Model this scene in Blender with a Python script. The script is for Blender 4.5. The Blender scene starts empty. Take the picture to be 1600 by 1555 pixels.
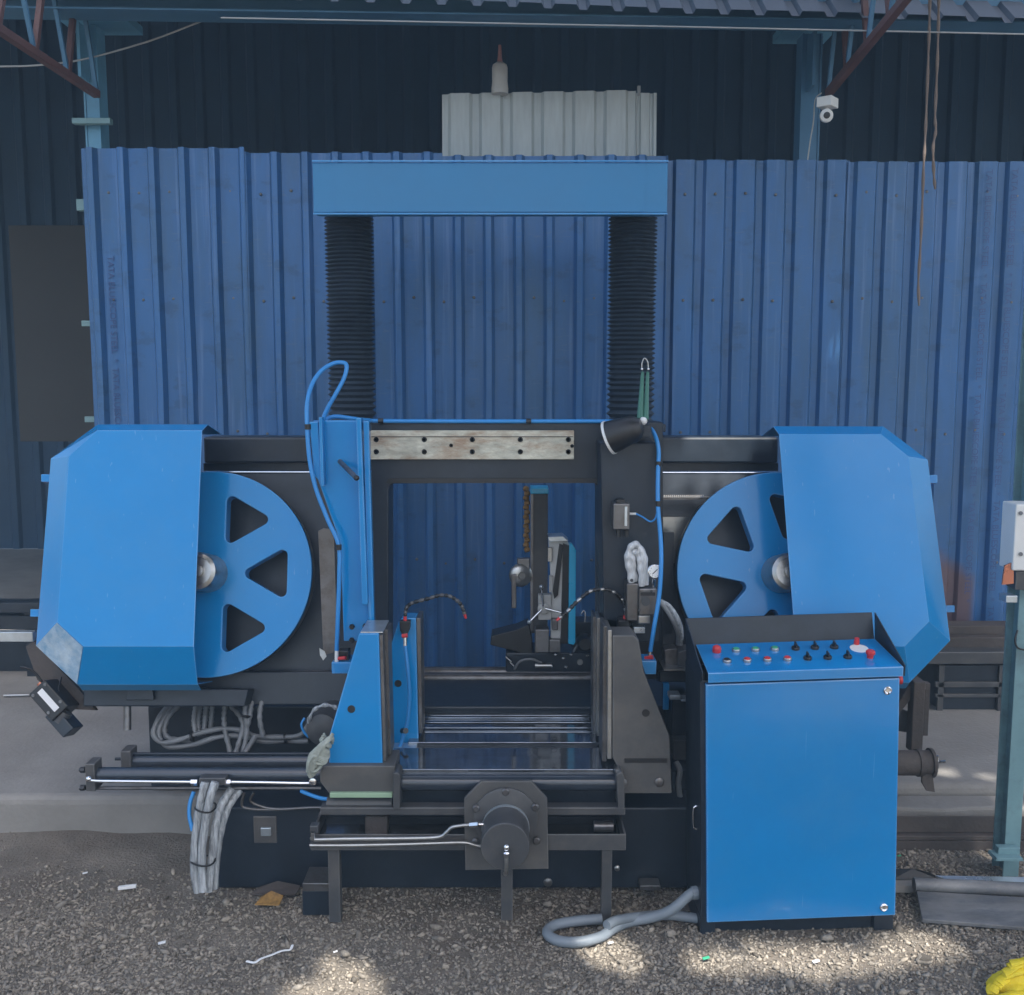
import bpy, bmesh, math, random
import numpy as np
from mathutils import Vector, Matrix, noise

random.seed(7)
rng = np.random.default_rng(11)
sc = bpy.context.scene
rad = math.radians

# ------------------------------------------------------------------ camera
FPX, CX, CY, CAMZ = 1600.0, 800.0, 777.5, 1.6
TH = math.atan(187.5 / FPX)
CS, SN = math.cos(TH), math.sin(TH)
cam = bpy.data.cameras.new('camera')
cam.sensor_fit = 'HORIZONTAL'
cam.sensor_width = 36.0
cam.lens = 36.0
cam.clip_end = 500
camo = bpy.data.objects.new('camera', cam)
sc.collection.objects.link(camo)
camo.location = (0, 0, CAMZ)
camo.rotation_euler = (math.pi / 2 - TH, 0, 0)
sc.camera = camo

# ------------------------------------------------------------------ sky, sun, exposure
SUN_EL, SUN_AZ = rad(58), rad(155)          # azimuth clockwise from +Y: behind the viewer, to the right
SUN = Vector((math.cos(SUN_EL) * math.sin(SUN_AZ), math.cos(SUN_EL) * math.cos(SUN_AZ), math.sin(SUN_EL)))
w = bpy.data.worlds.new('World')
sc.world = w
w.use_nodes = True
nt = w.node_tree
sky = nt.nodes.new('ShaderNodeTexSky')
sky.sky_type = 'NISHITA'
sky.sun_disc = False
sky.sun_elevation = SUN_EL
sky.sun_rotation = SUN_AZ
sky.dust_density = 4.0
sky.ozone_density = 0.6
bg = nt.nodes['Background']
bg.inputs['Strength'].default_value = 0.12
nt.links.new(sky.outputs[0], bg.inputs['Color'])
sl = bpy.data.lights.new('sun', 'SUN')
sl.energy = 4.0
sl.angle = rad(0.5)
sl.color = (1.0, 0.94, 0.85)
so = bpy.data.objects.new('sun', sl)
sc.collection.objects.link(so)
so.rotation_euler = SUN.to_track_quat('Z', 'Y').to_euler()
so.location = SUN * 30
sc.view_settings.view_transform = 'Standard'
sc.view_settings.look = 'None'
sc.view_settings.gamma = 1.0
sc.view_settings.use_curve_mapping = False
sc.view_settings.exposure = 1.52
sc.cycles.max_bounces = 6
sc.cycles.diffuse_bounces = 3
sc.cycles.glossy_bounces = 3
sc.cycles.volume_bounces = 0
sc.cycles.caustics_reflective = False
sc.cycles.caustics_refractive = False


# ------------------------------------------------------------------ measuring helpers (survey of the place)
def W(px, py, Y):
    u, v = (px - CX) / FPX, (CY - py) / FPX
    dy, dz = CS + v * SN, -SN + v * CS
    t = Y / dy
    return Vector((u * t, Y, CAMZ + dz * t))


def G(px, py, z=0.0):
    u, v = (px - CX) / FPX, (CY - py) / FPX
    dy, dz = CS + v * SN, -SN + v * CS
    t = (z - CAMZ) / dz
    return Vector((u * t, dy * t, z))


PHI = rad(14)                                # the saw head leans back
HU = Vector((0, math.sin(PHI), math.cos(PHI)))
HN = Vector((0, -math.cos(PHI), math.sin(PHI)))
HO = W(800, 896, 3.3)


def L(px, py, d=0.0):
    u, v = (px - CX) / FPX, (CY - py) / FPX
    D = Vector((u, CS + v * SN, -SN + v * CS))
    C = Vector((0, 0, CAMZ))
    t = (HO + HN * d - C).dot(HN) / D.dot(HN)
    return C + D * t


# ------------------------------------------------------------------ mesh helpers
WL = {}


def spl(pts, k=8):
    pts = [Vector(p) for p in pts]
    P = [pts[0] * 2 - pts[1]] + pts + [pts[-1] * 2 - pts[-2]]
    out = []
    for i in range(1, len(P) - 2):
        a, b, c, d = P[i - 1], P[i], P[i + 1], P[i + 2]
        for j in range(k):
            t = j / k
            out.append(0.5 * ((2 * b) + (c - a) * t + (2 * a - 5 * b + 4 * c - d) * t * t + (3 * b - a - 3 * c + d) * t ** 3))
    out.append(pts[-1])
    return out


def basis(ax):
    ax = Vector(ax).normalized()
    h = Vector((0, 0, 1)) if abs(ax.z) < 0.9 else Vector((1, 0, 0))
    a = ax.cross(h).normalized()
    return a, ax.cross(a).normalized(), ax


class MB:
    def __init__(s):
        s.v, s.f = [], []

    def add(s, v, f):
        o = len(s.v)
        s.v += [Vector(p) for p in v]
        s.f += [tuple(i + o for i in q) for q in f]
        return s

    def box(s, x0, x1, y0, y1, z0, z1):
        v = [(x, y, z) for x in (x0, x1) for y in (y0, y1) for z in (z0, z1)]
        return s.add(v, [(0, 1, 3, 2), (4, 6, 7, 5), (0, 4, 5, 1), (2, 3, 7, 6), (0, 2, 6, 4), (1, 5, 7, 3)])

    def obox(s, c, a, b, d):
        c, a, b, d = map(Vector, (c, a, b, d))
        v = [c + a * i + b * j + d * k for i in (-1, 1) for j in (-1, 1) for k in (-1, 1)]
        return s.add(v, [(0, 1, 3, 2), (4, 6, 7, 5), (0, 4, 5, 1), (2, 3, 7, 6), (0, 2, 6, 4), (1, 5, 7, 3)])

    def pbox(s, px0, py0, px1, py1, Y0, Y1):
        pm, qm = (py0 + py1) / 2, (px0 + px1) / 2
        return s.box(W(px0, pm, Y0).x, W(px1, pm, Y0).x, Y0, Y1, W(qm, py1, Y0).z, W(qm, py0, Y0).z)

    def ext(s, pts, off):
        n = len(pts)
        pts = [Vector(p) for p in pts]
        off = Vector(off)
        return s.add(pts + [p + off for p in pts],
                     [tuple(range(n)), tuple(range(2 * n - 1, n - 1, -1))] + [(i, i + n, (i + 1) % n + n, (i + 1) % n) for i in range(n)])

    def pext(s, pp, Y0, Y1):
        return s.ext([W(a, b, Y0) for a, b in pp], (0, Y1 - Y0, 0))

    def lathe(s, prof, o, ax, n=20, cap=True):
        a, b, ax = basis(ax)
        o = Vector(o)
        v, f = [], []
        for r, h in prof:
            for i in range(n):
                t = 2 * math.pi * i / n
                v.append(o + ax * h + (a * math.cos(t) + b * math.sin(t)) * r)
        for k in range(len(prof) - 1):
            for i in range(n):
                j = (i + 1) % n
                f.append((k * n + i, k * n + j, (k + 1) * n + j, (k + 1) * n + i))
        if cap:
            f.append(tuple(range(n)))
            f.append(tuple(range((len(prof) - 1) * n, len(prof) * n)))
        return s.add(v, f)

    def cyl(s, p0, p1, r0, r1=None, n=18):
        p0, p1 = Vector(p0), Vector(p1)
        return s.lathe([(r0, 0), (r0 if r1 is None else r1, (p1 - p0).length)], p0, p1 - p0, n)

    def tube(s, pts, r, n=9, flat=1.0):
        pts = [Vector(p) for p in pts]
        m = len(pts)
        rr = r if callable(r) else (lambda t: r)
        t0 = (pts[1] - pts[0]).normalized()
        a, b, _ = basis(t0)
        v, f = [], []
        for k in range(m):
            t = (pts[min(k + 1, m - 1)] - pts[max(k - 1, 0)]).normalized()
            a = (a - t * a.dot(t)).normalized()
            b = t.cross(a)
            q = rr(k / (m - 1))
            for i in range(n):
                g = 2 * math.pi * i / n
                v.append(pts[k] + a * (math.cos(g) * q) + b * (math.sin(g) * q * flat))
        for k in range(m - 1):
            for i in range(n):
                j = (i + 1) % n
                f.append((k * n + i, k * n + j, (k + 1) * n + j, (k + 1) * n + i))
        f.append(tuple(range(n)))
        f.append(tuple(range((m - 1) * n, m * n)))
        return s.add(v, f)

    def ball(s, c, r, sq=(1, 1, 1), n=14, m=8):
        c = Vector(c)
        prof = [(max(1e-4, math.sin(math.pi * k / m)) * r, -math.cos(math.pi * k / m) * r) for k in range(m + 1)]
        o = len(s.v)
        s.lathe(prof, (0, 0, 0), (0, 0, 1), n, False)
        for i in range(o, len(s.v)):
            p = s.v[i]
            s.v[i] = c + Vector((p.x * sq[0], p.y * sq[1], p.z * sq[2]))
        return s

    def build(s, name, mat, parent=None, bevel=0.0, smooth=None, solid=0.0, label=None, cat=None, group=None, kind=None, segs=2):
        c = sum(s.v, Vector()) / len(s.v)
        if parent is None:
            c.z = min(p.z for p in s.v)
        me = bpy.data.meshes.new(name)
        me.from_pydata([p - c for p in s.v], [], s.f)
        bm = bmesh.new()
        bm.from_mesh(me)
        bmesh.ops.recalc_face_normals(bm, faces=bm.faces)
        bm.to_mesh(me)
        bm.free()
        me.materials.append(mat)
        if smooth:
            me.shade_smooth()
            me.set_sharp_from_angle(angle=rad(smooth))
        o = bpy.data.objects.new(name, me)
        sc.collection.objects.link(o)
        put(o, c, parent)
        if solid:
            q = o.modifiers.new('solid', 'SOLIDIFY')
            q.thickness = solid
            q.offset = 0
        if bevel:
            q = o.modifiers.new('bevel', 'BEVEL')
            q.width = bevel
            q.segments = segs
            q.limit_method = 'ANGLE'
            q.angle_limit = rad(35)
        return tag(o, label, cat, group, kind)


def put(o, c, parent):
    WL[o.name] = Vector(c)
    if parent is not None:
        o.parent = parent
        o.location = Vector(c) - WL[parent.name]
    else:
        o.location = c


def tag(o, label=None, cat=None, group=None, kind=None):
    if label: o['label'] = label
    if cat: o['category'] = cat
    if group: o['group'] = group
    if kind: o['kind'] = kind
    return o


def thing(name, label, cat, loc, group=None):
    o = bpy.data.objects.new(name, None)
    o.empty_display_size = 0.1
    sc.collection.objects.link(o)
    put(o, Vector(loc), None)
    return tag(o, label, cat, group)


def text_mesh(name, body, size, mat, origin, ux, uy, parent, align='LEFT'):
    cu = bpy.data.curves.new(name, 'FONT')
    cu.body = body
    cu.size = size
    cu.extrude = 0.0004
    cu.align_x = align
    ob = bpy.data.objects.new(name + '_tmp', cu)
    sc.collection.objects.link(ob)
    dg = bpy.context.evaluated_depsgraph_get()
    me = bpy.data.meshes.new_from_object(ob.evaluated_get(dg))
    bpy.data.objects.remove(ob)
    ux, uy = Vector(ux).normalized(), Vector(uy).normalized()
    M = Matrix((ux, uy, ux.cross(uy))).transposed().to_4x4()
    me.transform(M)
    me.materials.clear()
    me.materials.append(mat)
    o = bpy.data.objects.new(name, me)
    sc.collection.objects.link(o)
    put(o, Vector(origin), parent)
    return o


# ------------------------------------------------------------------ materials
def mat(name, base, rough=0.5, metal=0.0, var=0.12, vscale=6.0, bump=0.0, bscale=80.0, rvar=0.12, coat=0.0, alpha=1.0, dirt=None, dirt_amt=0.5, dscale=3.0, spec=0.5, stretch=(1, 1, 1), trans=0.0, edge=None, edge_amt=0.6, edge_r=0.004):
    m = bpy.data.materials.new(name)
    m.use_nodes = True
    t = m.node_tree
    n, l = t.nodes, t.links
    b = n['Principled BSDF']
    geo = n.new('ShaderNodeNewGeometry')
    mp = n.new('ShaderNodeMapping')
    mp.inputs['Scale'].default_value = stretch
    l.new(geo.outputs['Position'], mp.inputs['Vector'])
    tx = n.new('ShaderNodeTexNoise')
    tx.inputs['Scale'].default_value = vscale
    tx.inputs['Detail'].default_value = 6
    tx.inputs['Roughness'].default_value = 0.62
    l.new(mp.outputs[0], tx.inputs['Vector'])
    mx = n.new('ShaderNodeMix')
    mx.data_type = 'RGBA'
    mx.inputs['A'].default_value = (*[c * (1 - var) for c in base], 1)
    mx.inputs['B'].default_value = (*[min(1, c * (1 + var)) for c in base], 1)
    cr = n.new('ShaderNodeMapRange')
    cr.inputs['From Min'].default_value = 0.3
    cr.inputs['From Max'].default_value = 0.7
    l.new(tx.outputs['Fac'], cr.inputs['Value'])
    l.new(cr.outputs[0], mx.inputs['Factor'])
    col = mx.outputs['Result']
    if dirt:
        t2 = n.new('ShaderNodeTexNoise')
        t2.inputs['Scale'].default_value = dscale
        t2.inputs['Detail'].default_value = 9
        t2.inputs['Roughness'].default_value = 0.72
        l.new(mp.outputs[0], t2.inputs['Vector'])
        r2 = n.new('ShaderNodeMapRange')
        r2.inputs['From Min'].default_value = 0.47
        r2.inputs['From Max'].default_value = 0.66
        r2.inputs['To Max'].default_value = dirt_amt
        l.new(t2.outputs['Fac'], r2.inputs['Value'])
        m2 = n.new('ShaderNodeMix')
        m2.data_type = 'RGBA'
        l.new(r2.outputs[0], m2.inputs['Factor'])
        l.new(col, m2.inputs['A'])
        m2.inputs['B'].default_value = (*dirt, 1)
        col = m2.outputs['Result']
    if edge:  # paler colour painted along sharp edges in place of highlights
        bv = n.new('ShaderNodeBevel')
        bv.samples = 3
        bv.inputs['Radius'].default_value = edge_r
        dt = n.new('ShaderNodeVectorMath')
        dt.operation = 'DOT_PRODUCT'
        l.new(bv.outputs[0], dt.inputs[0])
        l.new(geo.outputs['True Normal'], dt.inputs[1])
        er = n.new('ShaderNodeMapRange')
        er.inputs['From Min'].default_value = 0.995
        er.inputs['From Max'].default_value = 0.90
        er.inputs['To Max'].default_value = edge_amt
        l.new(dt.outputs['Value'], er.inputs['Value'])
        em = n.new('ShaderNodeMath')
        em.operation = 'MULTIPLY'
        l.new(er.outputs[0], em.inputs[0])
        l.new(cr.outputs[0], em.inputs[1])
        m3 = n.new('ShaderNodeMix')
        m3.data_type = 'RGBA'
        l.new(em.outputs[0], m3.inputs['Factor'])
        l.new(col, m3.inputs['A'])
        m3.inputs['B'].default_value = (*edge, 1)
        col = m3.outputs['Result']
    l.new(col, b.inputs['Base Color'])
    rr = n.new('ShaderNodeMapRange')
    rr.inputs['To Min'].default_value = max(0.02, rough - rvar)
    rr.inputs['To Max'].default_value = min(1, rough + rvar)
    l.new(tx.outputs['Fac'], rr.inputs['Value'])
    l.new(rr.outputs[0], b.inputs['Roughness'])
    b.inputs['Metallic'].default_value = metal
    b.inputs['Specular IOR Level'].default_value = spec
    b.inputs['Coat Weight'].default_value = coat
    b.inputs['Coat Roughness'].default_value = 0.12
    b.inputs['Alpha'].default_value = alpha
    b.inputs['Transmission Weight'].default_value = trans
    if bump:
        t3 = n.new('ShaderNodeTexNoise')
        t3.inputs['Scale'].default_value = bscale
        t3.inputs['Detail'].default_value = 4
        l.new(mp.outputs[0], t3.inputs['Vector'])
        bp = n.new('ShaderNodeBump')
        bp.inputs['Strength'].default_value = bump
        bp.inputs['Distance'].default_value = 0.01
        l.new(t3.outputs['Fac'], bp.inputs['Height'])
        l.new(bp.outputs[0], b.inputs['Normal'])
    return m


M = {}
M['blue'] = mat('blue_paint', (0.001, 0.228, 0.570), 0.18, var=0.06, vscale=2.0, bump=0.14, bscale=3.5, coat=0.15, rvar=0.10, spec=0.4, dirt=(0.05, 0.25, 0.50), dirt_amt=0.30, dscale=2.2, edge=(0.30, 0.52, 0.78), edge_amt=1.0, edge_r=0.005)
def scratches(m, colr, amt):
    t = m.node_tree
    n, l = t.nodes, t.links
    b = n['Principled BSDF']
    old = b.inputs['Base Color'].links[0].from_socket
    geo = n.new('ShaderNodeNewGeometry')
    for rot, sc_ in (((0, 0.5, 0), (1, 1, 0.04)), ((0, -0.9, 0), (1, 1, 0.05)), ((0, 1.45, 0), (1, 1, 0.03))):
        mp = n.new('ShaderNodeMapping')
        mp.inputs['Rotation'].default_value = rot
        mp.inputs['Scale'].default_value = sc_
        l.new(geo.outputs['Position'], mp.inputs['Vector'])
        tx = n.new('ShaderNodeTexNoise')
        tx.inputs['Scale'].default_value = 85
        tx.inputs['Detail'].default_value = 2
        l.new(mp.outputs[0], tx.inputs['Vector'])
        r = n.new('ShaderNodeMapRange')
        r.inputs['From Min'].default_value = 0.735
        r.inputs['From Max'].default_value = 0.77
        r.inputs['To Max'].default_value = amt
        l.new(tx.outputs['Fac'], r.inputs['Value'])
        x = n.new('ShaderNodeMix')
        x.data_type = 'RGBA'
        l.new(r.outputs[0], x.inputs['Factor'])
        l.new(old, x.inputs['A'])
        x.inputs['B'].default_value = (*colr, 1)
        old = x.outputs['Result']
    l.new(old, b.inputs['Base Color'])


scratches(M['blue'], (0.20, 0.42, 0.66), 0.35)
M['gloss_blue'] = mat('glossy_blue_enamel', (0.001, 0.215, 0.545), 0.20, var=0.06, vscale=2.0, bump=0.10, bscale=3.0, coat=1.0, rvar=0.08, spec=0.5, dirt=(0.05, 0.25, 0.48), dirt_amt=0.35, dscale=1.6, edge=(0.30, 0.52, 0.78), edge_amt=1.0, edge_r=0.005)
scratches(M['gloss_blue'], (0.20, 0.42, 0.66), 0.3)
M['blue_dk'] = mat('crossbeam_paint', (0.030, 0.205, 0.430), 0.45, var=0.05, vscale=3, bump=0.03, bscale=20)
M['black'] = mat('black_paint', (0.011, 0.019, 0.031), 0.40, var=0.25, bump=0.05, bscale=30, dirt=(0.032, 0.043, 0.060), dirt_amt=0.5, dscale=5)
M['dark'] = mat('charcoal_paint', (0.058, 0.061, 0.066), 0.48, var=0.2, bump=0.05, bscale=40, dirt=(0.12, 0.105, 0.09), dirt_amt=0.4, dscale=6, edge=(0.25, 0.24, 0.23), edge_amt=0.8)
M['primer'] = mat('grey_primer', (0.080, 0.080, 0.080), 0.5, var=0.2, bump=0.05, bscale=40, dirt=(0.13, 0.115, 0.10), dirt_amt=0.5, dscale=6, edge=(0.25, 0.24, 0.23), edge_amt=0.8)
M['gloss'] = mat('polished_dark_steel', (0.26, 0.285, 0.32), 0.09, metal=0.85, var=0.2, rvar=0.05, bump=0.012, bscale=60, dirt=(0.03, 0.03, 0.035), dirt_amt=0.5, dscale=9)
M['enamel'] = mat('dark_gloss_enamel', (0.030, 0.040, 0.056), 0.2, var=0.2, rvar=0.08, bump=0.02, coat=0.3)
M['steel'] = mat('steel', (0.42, 0.43, 0.43), 0.32, metal=0.9, var=0.2, bump=0.05, dirt=(0.16, 0.13, 0.10), dirt_amt=0.45, dscale=12)
M['steel_dk'] = mat('worn_steel', (0.17, 0.17, 0.175), 0.36, metal=0.75, var=0.25, bump=0.08, dirt=(0.09, 0.07, 0.055), dirt_amt=0.6, dscale=14)
M['chrome'] = mat('chrome', (0.75, 0.76, 0.78), 0.16, metal=1.0, var=0.05, rvar=0.06)
M['tin'] = mat('bare_sheet_metal', (0.55, 0.62, 0.68), 0.3, metal=0.75, var=0.25, vscale=9, bump=0.05, bscale=25)
M['corner_glare'] = mat('painted_corner_glare', (0.50, 0.62, 0.72), 0.4, metal=0.1, var=0.2, vscale=18, bump=0.1, bscale=30, dirt=(0.10, 0.30, 0.52), dirt_amt=0.9, dscale=6)  # pale tone stands for the reflection on the cover corner
M['bellow'] = mat('bellows_rubber', (0.030, 0.046, 0.068), 0.55, var=0.2)
M['hoseblue'] = mat('blue_hose', (0.03, 0.25, 0.62), 0.35, var=0.05)
M['hosegrey'] = mat('grey_hose', (0.19, 0.20, 0.21), 0.42, var=0.3, bump=0.2, bscale=160)
M['sleeve'] = mat('clear_plastic_sleeve', (0.43, 0.46, 0.485), 0.24, var=0.45, vscale=70, bump=0.8, bscale=90, coat=0.6, stretch=(1.6, 1.6, 0.18), dirt=(0.12, 0.13, 0.14), dirt_amt=0.8, dscale=40)
M['sleeve_lt'] = mat('bright_plastic_wrap', (0.62, 0.64, 0.66), 0.2, var=0.4, vscale=60, bump=0.9, bscale=80, coat=0.8, stretch=(1.6, 1.6, 0.3), dirt=(0.2, 0.2, 0.2), dirt_amt=0.7, dscale=30)
M['conduit'] = mat('grey_conduit', (0.20, 0.235, 0.27), 0.5, var=0.1, bump=0.05)
M['rust_plate'] = mat('weathered_plate', (0.52, 0.51, 0.42), 0.5, var=0.35, vscale=22, bump=0.3, bscale=70, dirt=(0.30, 0.17, 0.09), dirt_amt=0.95, dscale=6, stretch=(0.7, 1, 1.8))
M['rust'] = mat('rusty_steel', (0.075, 0.062, 0.056), 0.75, var=0.35, bump=0.25, bscale=70, dirt=(0.05, 0.045, 0.045), dirt_amt=0.6, dscale=8)
M['truss'] = mat('red_oxide', (0.095, 0.045, 0.042), 0.6, var=0.25, bump=0.1)
M['teal'] = mat('teal_paint', (0.16, 0.29, 0.32), 0.5, var=0.15, bump=0.06, dirt=(0.05, 0.06, 0.065), dirt_amt=0.6, dscale=6)
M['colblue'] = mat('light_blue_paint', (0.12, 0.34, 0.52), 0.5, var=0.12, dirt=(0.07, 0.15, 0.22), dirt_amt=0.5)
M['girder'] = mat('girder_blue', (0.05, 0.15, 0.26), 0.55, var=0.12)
M['roof'] = mat('roof_sheet', (0.030, 0.045, 0.066), 0.5, var=0.15)
M['inside'] = mat('interior_sheet', (0.016, 0.056, 0.115), 0.65, var=0.15, vscale=2)
M['ply'] = mat('dusty_board', (0.042, 0.044, 0.046), 0.8, var=0.15, vscale=2)
M['palesheet'] = mat('pale_grey_sheet', (0.46, 0.51, 0.52), 0.42, var=0.1, stretch=(8, 8, 1), bump=0.03)
M['white'] = mat('white_plastic', (0.72, 0.73, 0.72), 0.4, var=0.05)
M['milky'] = mat('milky_plastic', (0.50, 0.50, 0.49), 0.35, var=0.15)
M['pinkcap'] = mat('reddish_nozzle', (0.35, 0.18, 0.17), 0.45, var=0.1)
M['red'] = mat('red_plastic', (0.55, 0.035, 0.04), 0.35, var=0.1)
M['green'] = mat('green_plastic', (0.05, 0.35, 0.20), 0.35, var=0.1)
M['armgreen'] = mat('green_paint', (0.05, 0.16, 0.12), 0.4, var=0.1)
M['palegreen'] = mat('pale_green_tape', (0.30, 0.44, 0.30), 0.5, var=0.12)
M['blackp'] = mat('black_plastic', (0.015, 0.016, 0.018), 0.38, var=0.15)
M['cloth'] = mat('grey_green_cloth', (0.33, 0.36, 0.32), 0.85, var=0.25, vscale=30, bump=0.3, bscale=300)
M['yellow'] = mat('yellow_webbing', (0.75, 0.58, 0.02), 0.6, var=0.15, vscale=20, bump=0.3, bscale=400)
M['rope'] = mat('pale_rope', (0.20, 0.155, 0.13), 0.8, var=0.2, bump=0.6, bscale=300)
M['wire'] = mat('grey_wire', (0.35, 0.37, 0.38), 0.5)
M['chain'] = mat('rusty_chain', (0.30, 0.17, 0.05), 0.65, var=0.4, vscale=60)
M['cyan'] = mat('bright_blue_plate', (0.02, 0.50, 0.85), 0.28, var=0.06, coat=0.3)  # blue lightened to stand in for sun on the clamp plate
M['concrete'] = mat('concrete', (0.25, 0.240, 0.225), 0.85, var=0.16, vscale=3, bump=0.3, bscale=60, dirt=(0.17, 0.16, 0.145), dirt_amt=0.6, dscale=1.4)
M['paper'] = mat('white_paper', (0.75, 0.76, 0.77), 0.7, var=0.05)
M['copper'] = mat('copper_fitting', (0.55, 0.22, 0.14), 0.3, metal=0.7)
M['leaf'] = mat('leaf', (0.05, 0.095, 0.025), 0.5, var=0.35, vscale=2)
M['bark'] = mat('bark', (0.10, 0.075, 0.055), 0.9, var=0.3, bump=0.8, bscale=25)
M['dial'] = mat('gauge_dial', (0.8, 0.8, 0.78), 0.25, var=0.02)
M['platesteel'] = mat('mill_scale_plate', (0.20, 0.20, 0.20), 0.55, metal=0.3, var=0.35, vscale=5, bump=0.1, dirt=(0.07, 0.085, 0.11), dirt_amt=0.8, dscale=4, stretch=(1, 3, 1))


def ground_mat():
    m = mat('gravel_ground', (0.165, 0.145, 0.120), 0.95, var=0.3, vscale=7, bump=1.0, bscale=110, dirt=(0.11, 0.085, 0.065), dirt_amt=0.8, dscale=1.7)
    return m


def wall_mat():
    m = mat('blue_coated_sheet', (0.031, 0.124, 0.310), 0.36, metal=0.15, var=0.16, vscale=2.2, bump=0.05, bscale=18, rvar=0.12,
            dirt=(0.040, 0.105, 0.200), dirt_amt=0.75, dscale=2.0, stretch=(2.2, 1, 0.55))
    t = m.node_tree
    n, l = t.nodes, t.links
    b = n['Principled BSDF']
    old = b.inputs['Base Color'].links[0].from_socket
    geo = n.new('ShaderNodeNewGeometry')
    sep = n.new('ShaderNodeSeparateXYZ')
    l.new(geo.outputs['Position'], sep.inputs[0])
    # a patch of brown primer low on one sheet: old repair, with a torn outline
    nz = n.new('ShaderNodeTexNoise')
    nz.inputs['Scale'].default_value = 5
    nz.inputs['Detail'].default_value = 5
    l.new(geo.outputs['Position'], nz.inputs['Vector'])

    def rng_(v, a, b_):
        q = n.new('ShaderNodeMapRange')
        q.interpolation_type = 'SMOOTHSTEP'
        q.inputs['From Min'].default_value = a
        q.inputs['From Max'].default_value = b_
        l.new(v, q.inputs['Value'])
        return q.outputs[0]

    def op(kind, a, b_):
        q = n.new('ShaderNodeMath')
        q.operation = kind
        for i, x in enumerate((a, b_)):
            if isinstance(x, (int, float)):
                q.inputs[i].default_value = x
            else:
                l.new(x, q.inputs[i])
        return q.outputs[0]
    # rubbed scuffs and pale vertical weathering streaks
    for sc_, st_, lo, hi, colr, amt in ((7.0, (1.0, 1, 1.6), 0.56, 0.66, (0.020, 0.060, 0.125), 0.42), (11.0, (3.0, 1, 0.10), 0.54, 0.70, (0.100, 0.200, 0.40), 0.6), (60.0, (0.25, 1, 1.5), 0.60, 0.66, (0.09, 0.15, 0.25), 0.4)):
        mp2 = n.new('ShaderNodeMapping')
        mp2.inputs['Scale'].default_value = st_
        l.new(geo.outputs['Position'], mp2.inputs['Vector'])
        n2 = n.new('ShaderNodeTexNoise')
        n2.inputs['Scale'].default_value = sc_
        n2.inputs['Detail'].default_value = 7
        n2.inputs['Roughness'].default_value = 0.6
        l.new(mp2.outputs[0], n2.inputs['Vector'])
        mm_ = n.new('ShaderNodeMix')
        mm_.data_type = 'RGBA'
        l.new(op('MULTIPLY', rng_(n2.outputs['Fac'], lo, hi), amt), mm_.inputs['Factor'])
        l.new(old, mm_.inputs['A'])
        mm_.inputs['B'].default_value = (*colr, 1)
        old = mm_.outputs['Result']
    zz = op('ADD', sep.outputs['Z'], op('MULTIPLY', op('SUBTRACT', nz.outputs['Fac'], 0.5), 0.25))
    zz = op('ADD', zz, op('MULTIPLY', sep.outputs['X'], 0.30))
    xm = W(1523, 920, 4.7).x
    mk = op('MULTIPLY', rng_(zz, 1.40, 1.30), rng_(sep.outputs['X'], xm + 0.03, xm - 0.02))
    mk = op('MULTIPLY', mk, rng_(sep.outputs['X'], 1.5, 1.6))
    mx = n.new('ShaderNodeMix')
    mx.data_type = 'RGBA'
    l.new(op('MULTIPLY', mk, 0.85), mx.inputs['Factor'])
    l.new(old, mx.inputs['A'])
    mx.inputs['B'].default_value = (0.145, 0.085, 0.075, 1)
    l.new(mx.outputs['Result'], b.inputs['Base Color'])
    return m


M['ground'] = ground_mat()
M['wall'] = wall_mat()
M['print'] = mat('faded_print', (0.03, 0.07, 0.20), 0.5)
M['stone'] = mat('stone', (0.215, 0.195, 0.168), 0.9, var=0.4, vscale=55)
_t = M['stone'].node_tree
_g = _t.nodes.new('ShaderNodeNewGeometry')
_r = _t.nodes.new('ShaderNodeValToRGB')
for _p, _c in ((0.0, (0.30, 0.29, 0.28)), (0.25, (0.62, 0.60, 0.57)), (0.7, (1.0, 0.98, 0.94)), (1.0, (1.55, 1.5, 1.42))):
    _e = _r.color_ramp.elements[0] if _p == 0 else (_r.color_ramp.elements[1] if _p == 1.0 else _r.color_ramp.elements.new(_p))
    _e.color = (*_c, 1)
_t.links.new(_g.outputs['Random Per Island'], _r.inputs[0])
_m = _t.nodes.new('ShaderNodeMix')
_m.data_type = 'RGBA'
_m.blend_type = 'MULTIPLY'
_m.inputs['Factor'].default_value = 1.0
_b = _t.nodes['Principled BSDF']
_t.links.new(_b.inputs['Base Color'].links[0].from_socket, _m.inputs['A'])
_t.links.new(_r.outputs[0], _m.inputs['B'])
_t.links.new(_m.outputs['Result'], _b.inputs['Base Color'])

# ------------------------------------------------------------------ ground, slab
g = MB()
NX, NY = 90, 60
xs = np.linspace(-2.6, 2.6, NX)
ys = np.linspace(1.4, 3.9, NY)


def gh(x, y):
    h = max(0.0, min(1.0, (y - 3.18) / 0.24))
    e = max(0.0, min(1.0, (-0.75 - x) / 0.5))
    return 0.034 * h * h * (3 - 2 * h) * e * (0.75 + 0.5 * noise.noise(Vector((x * 3, 4, 0)))) + 0.012 * noise.noise(Vector((x * 2.1, y * 2.1, 0))) + 0.006 * noise.noise(Vector((x * 7, y * 7, 3)))


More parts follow.
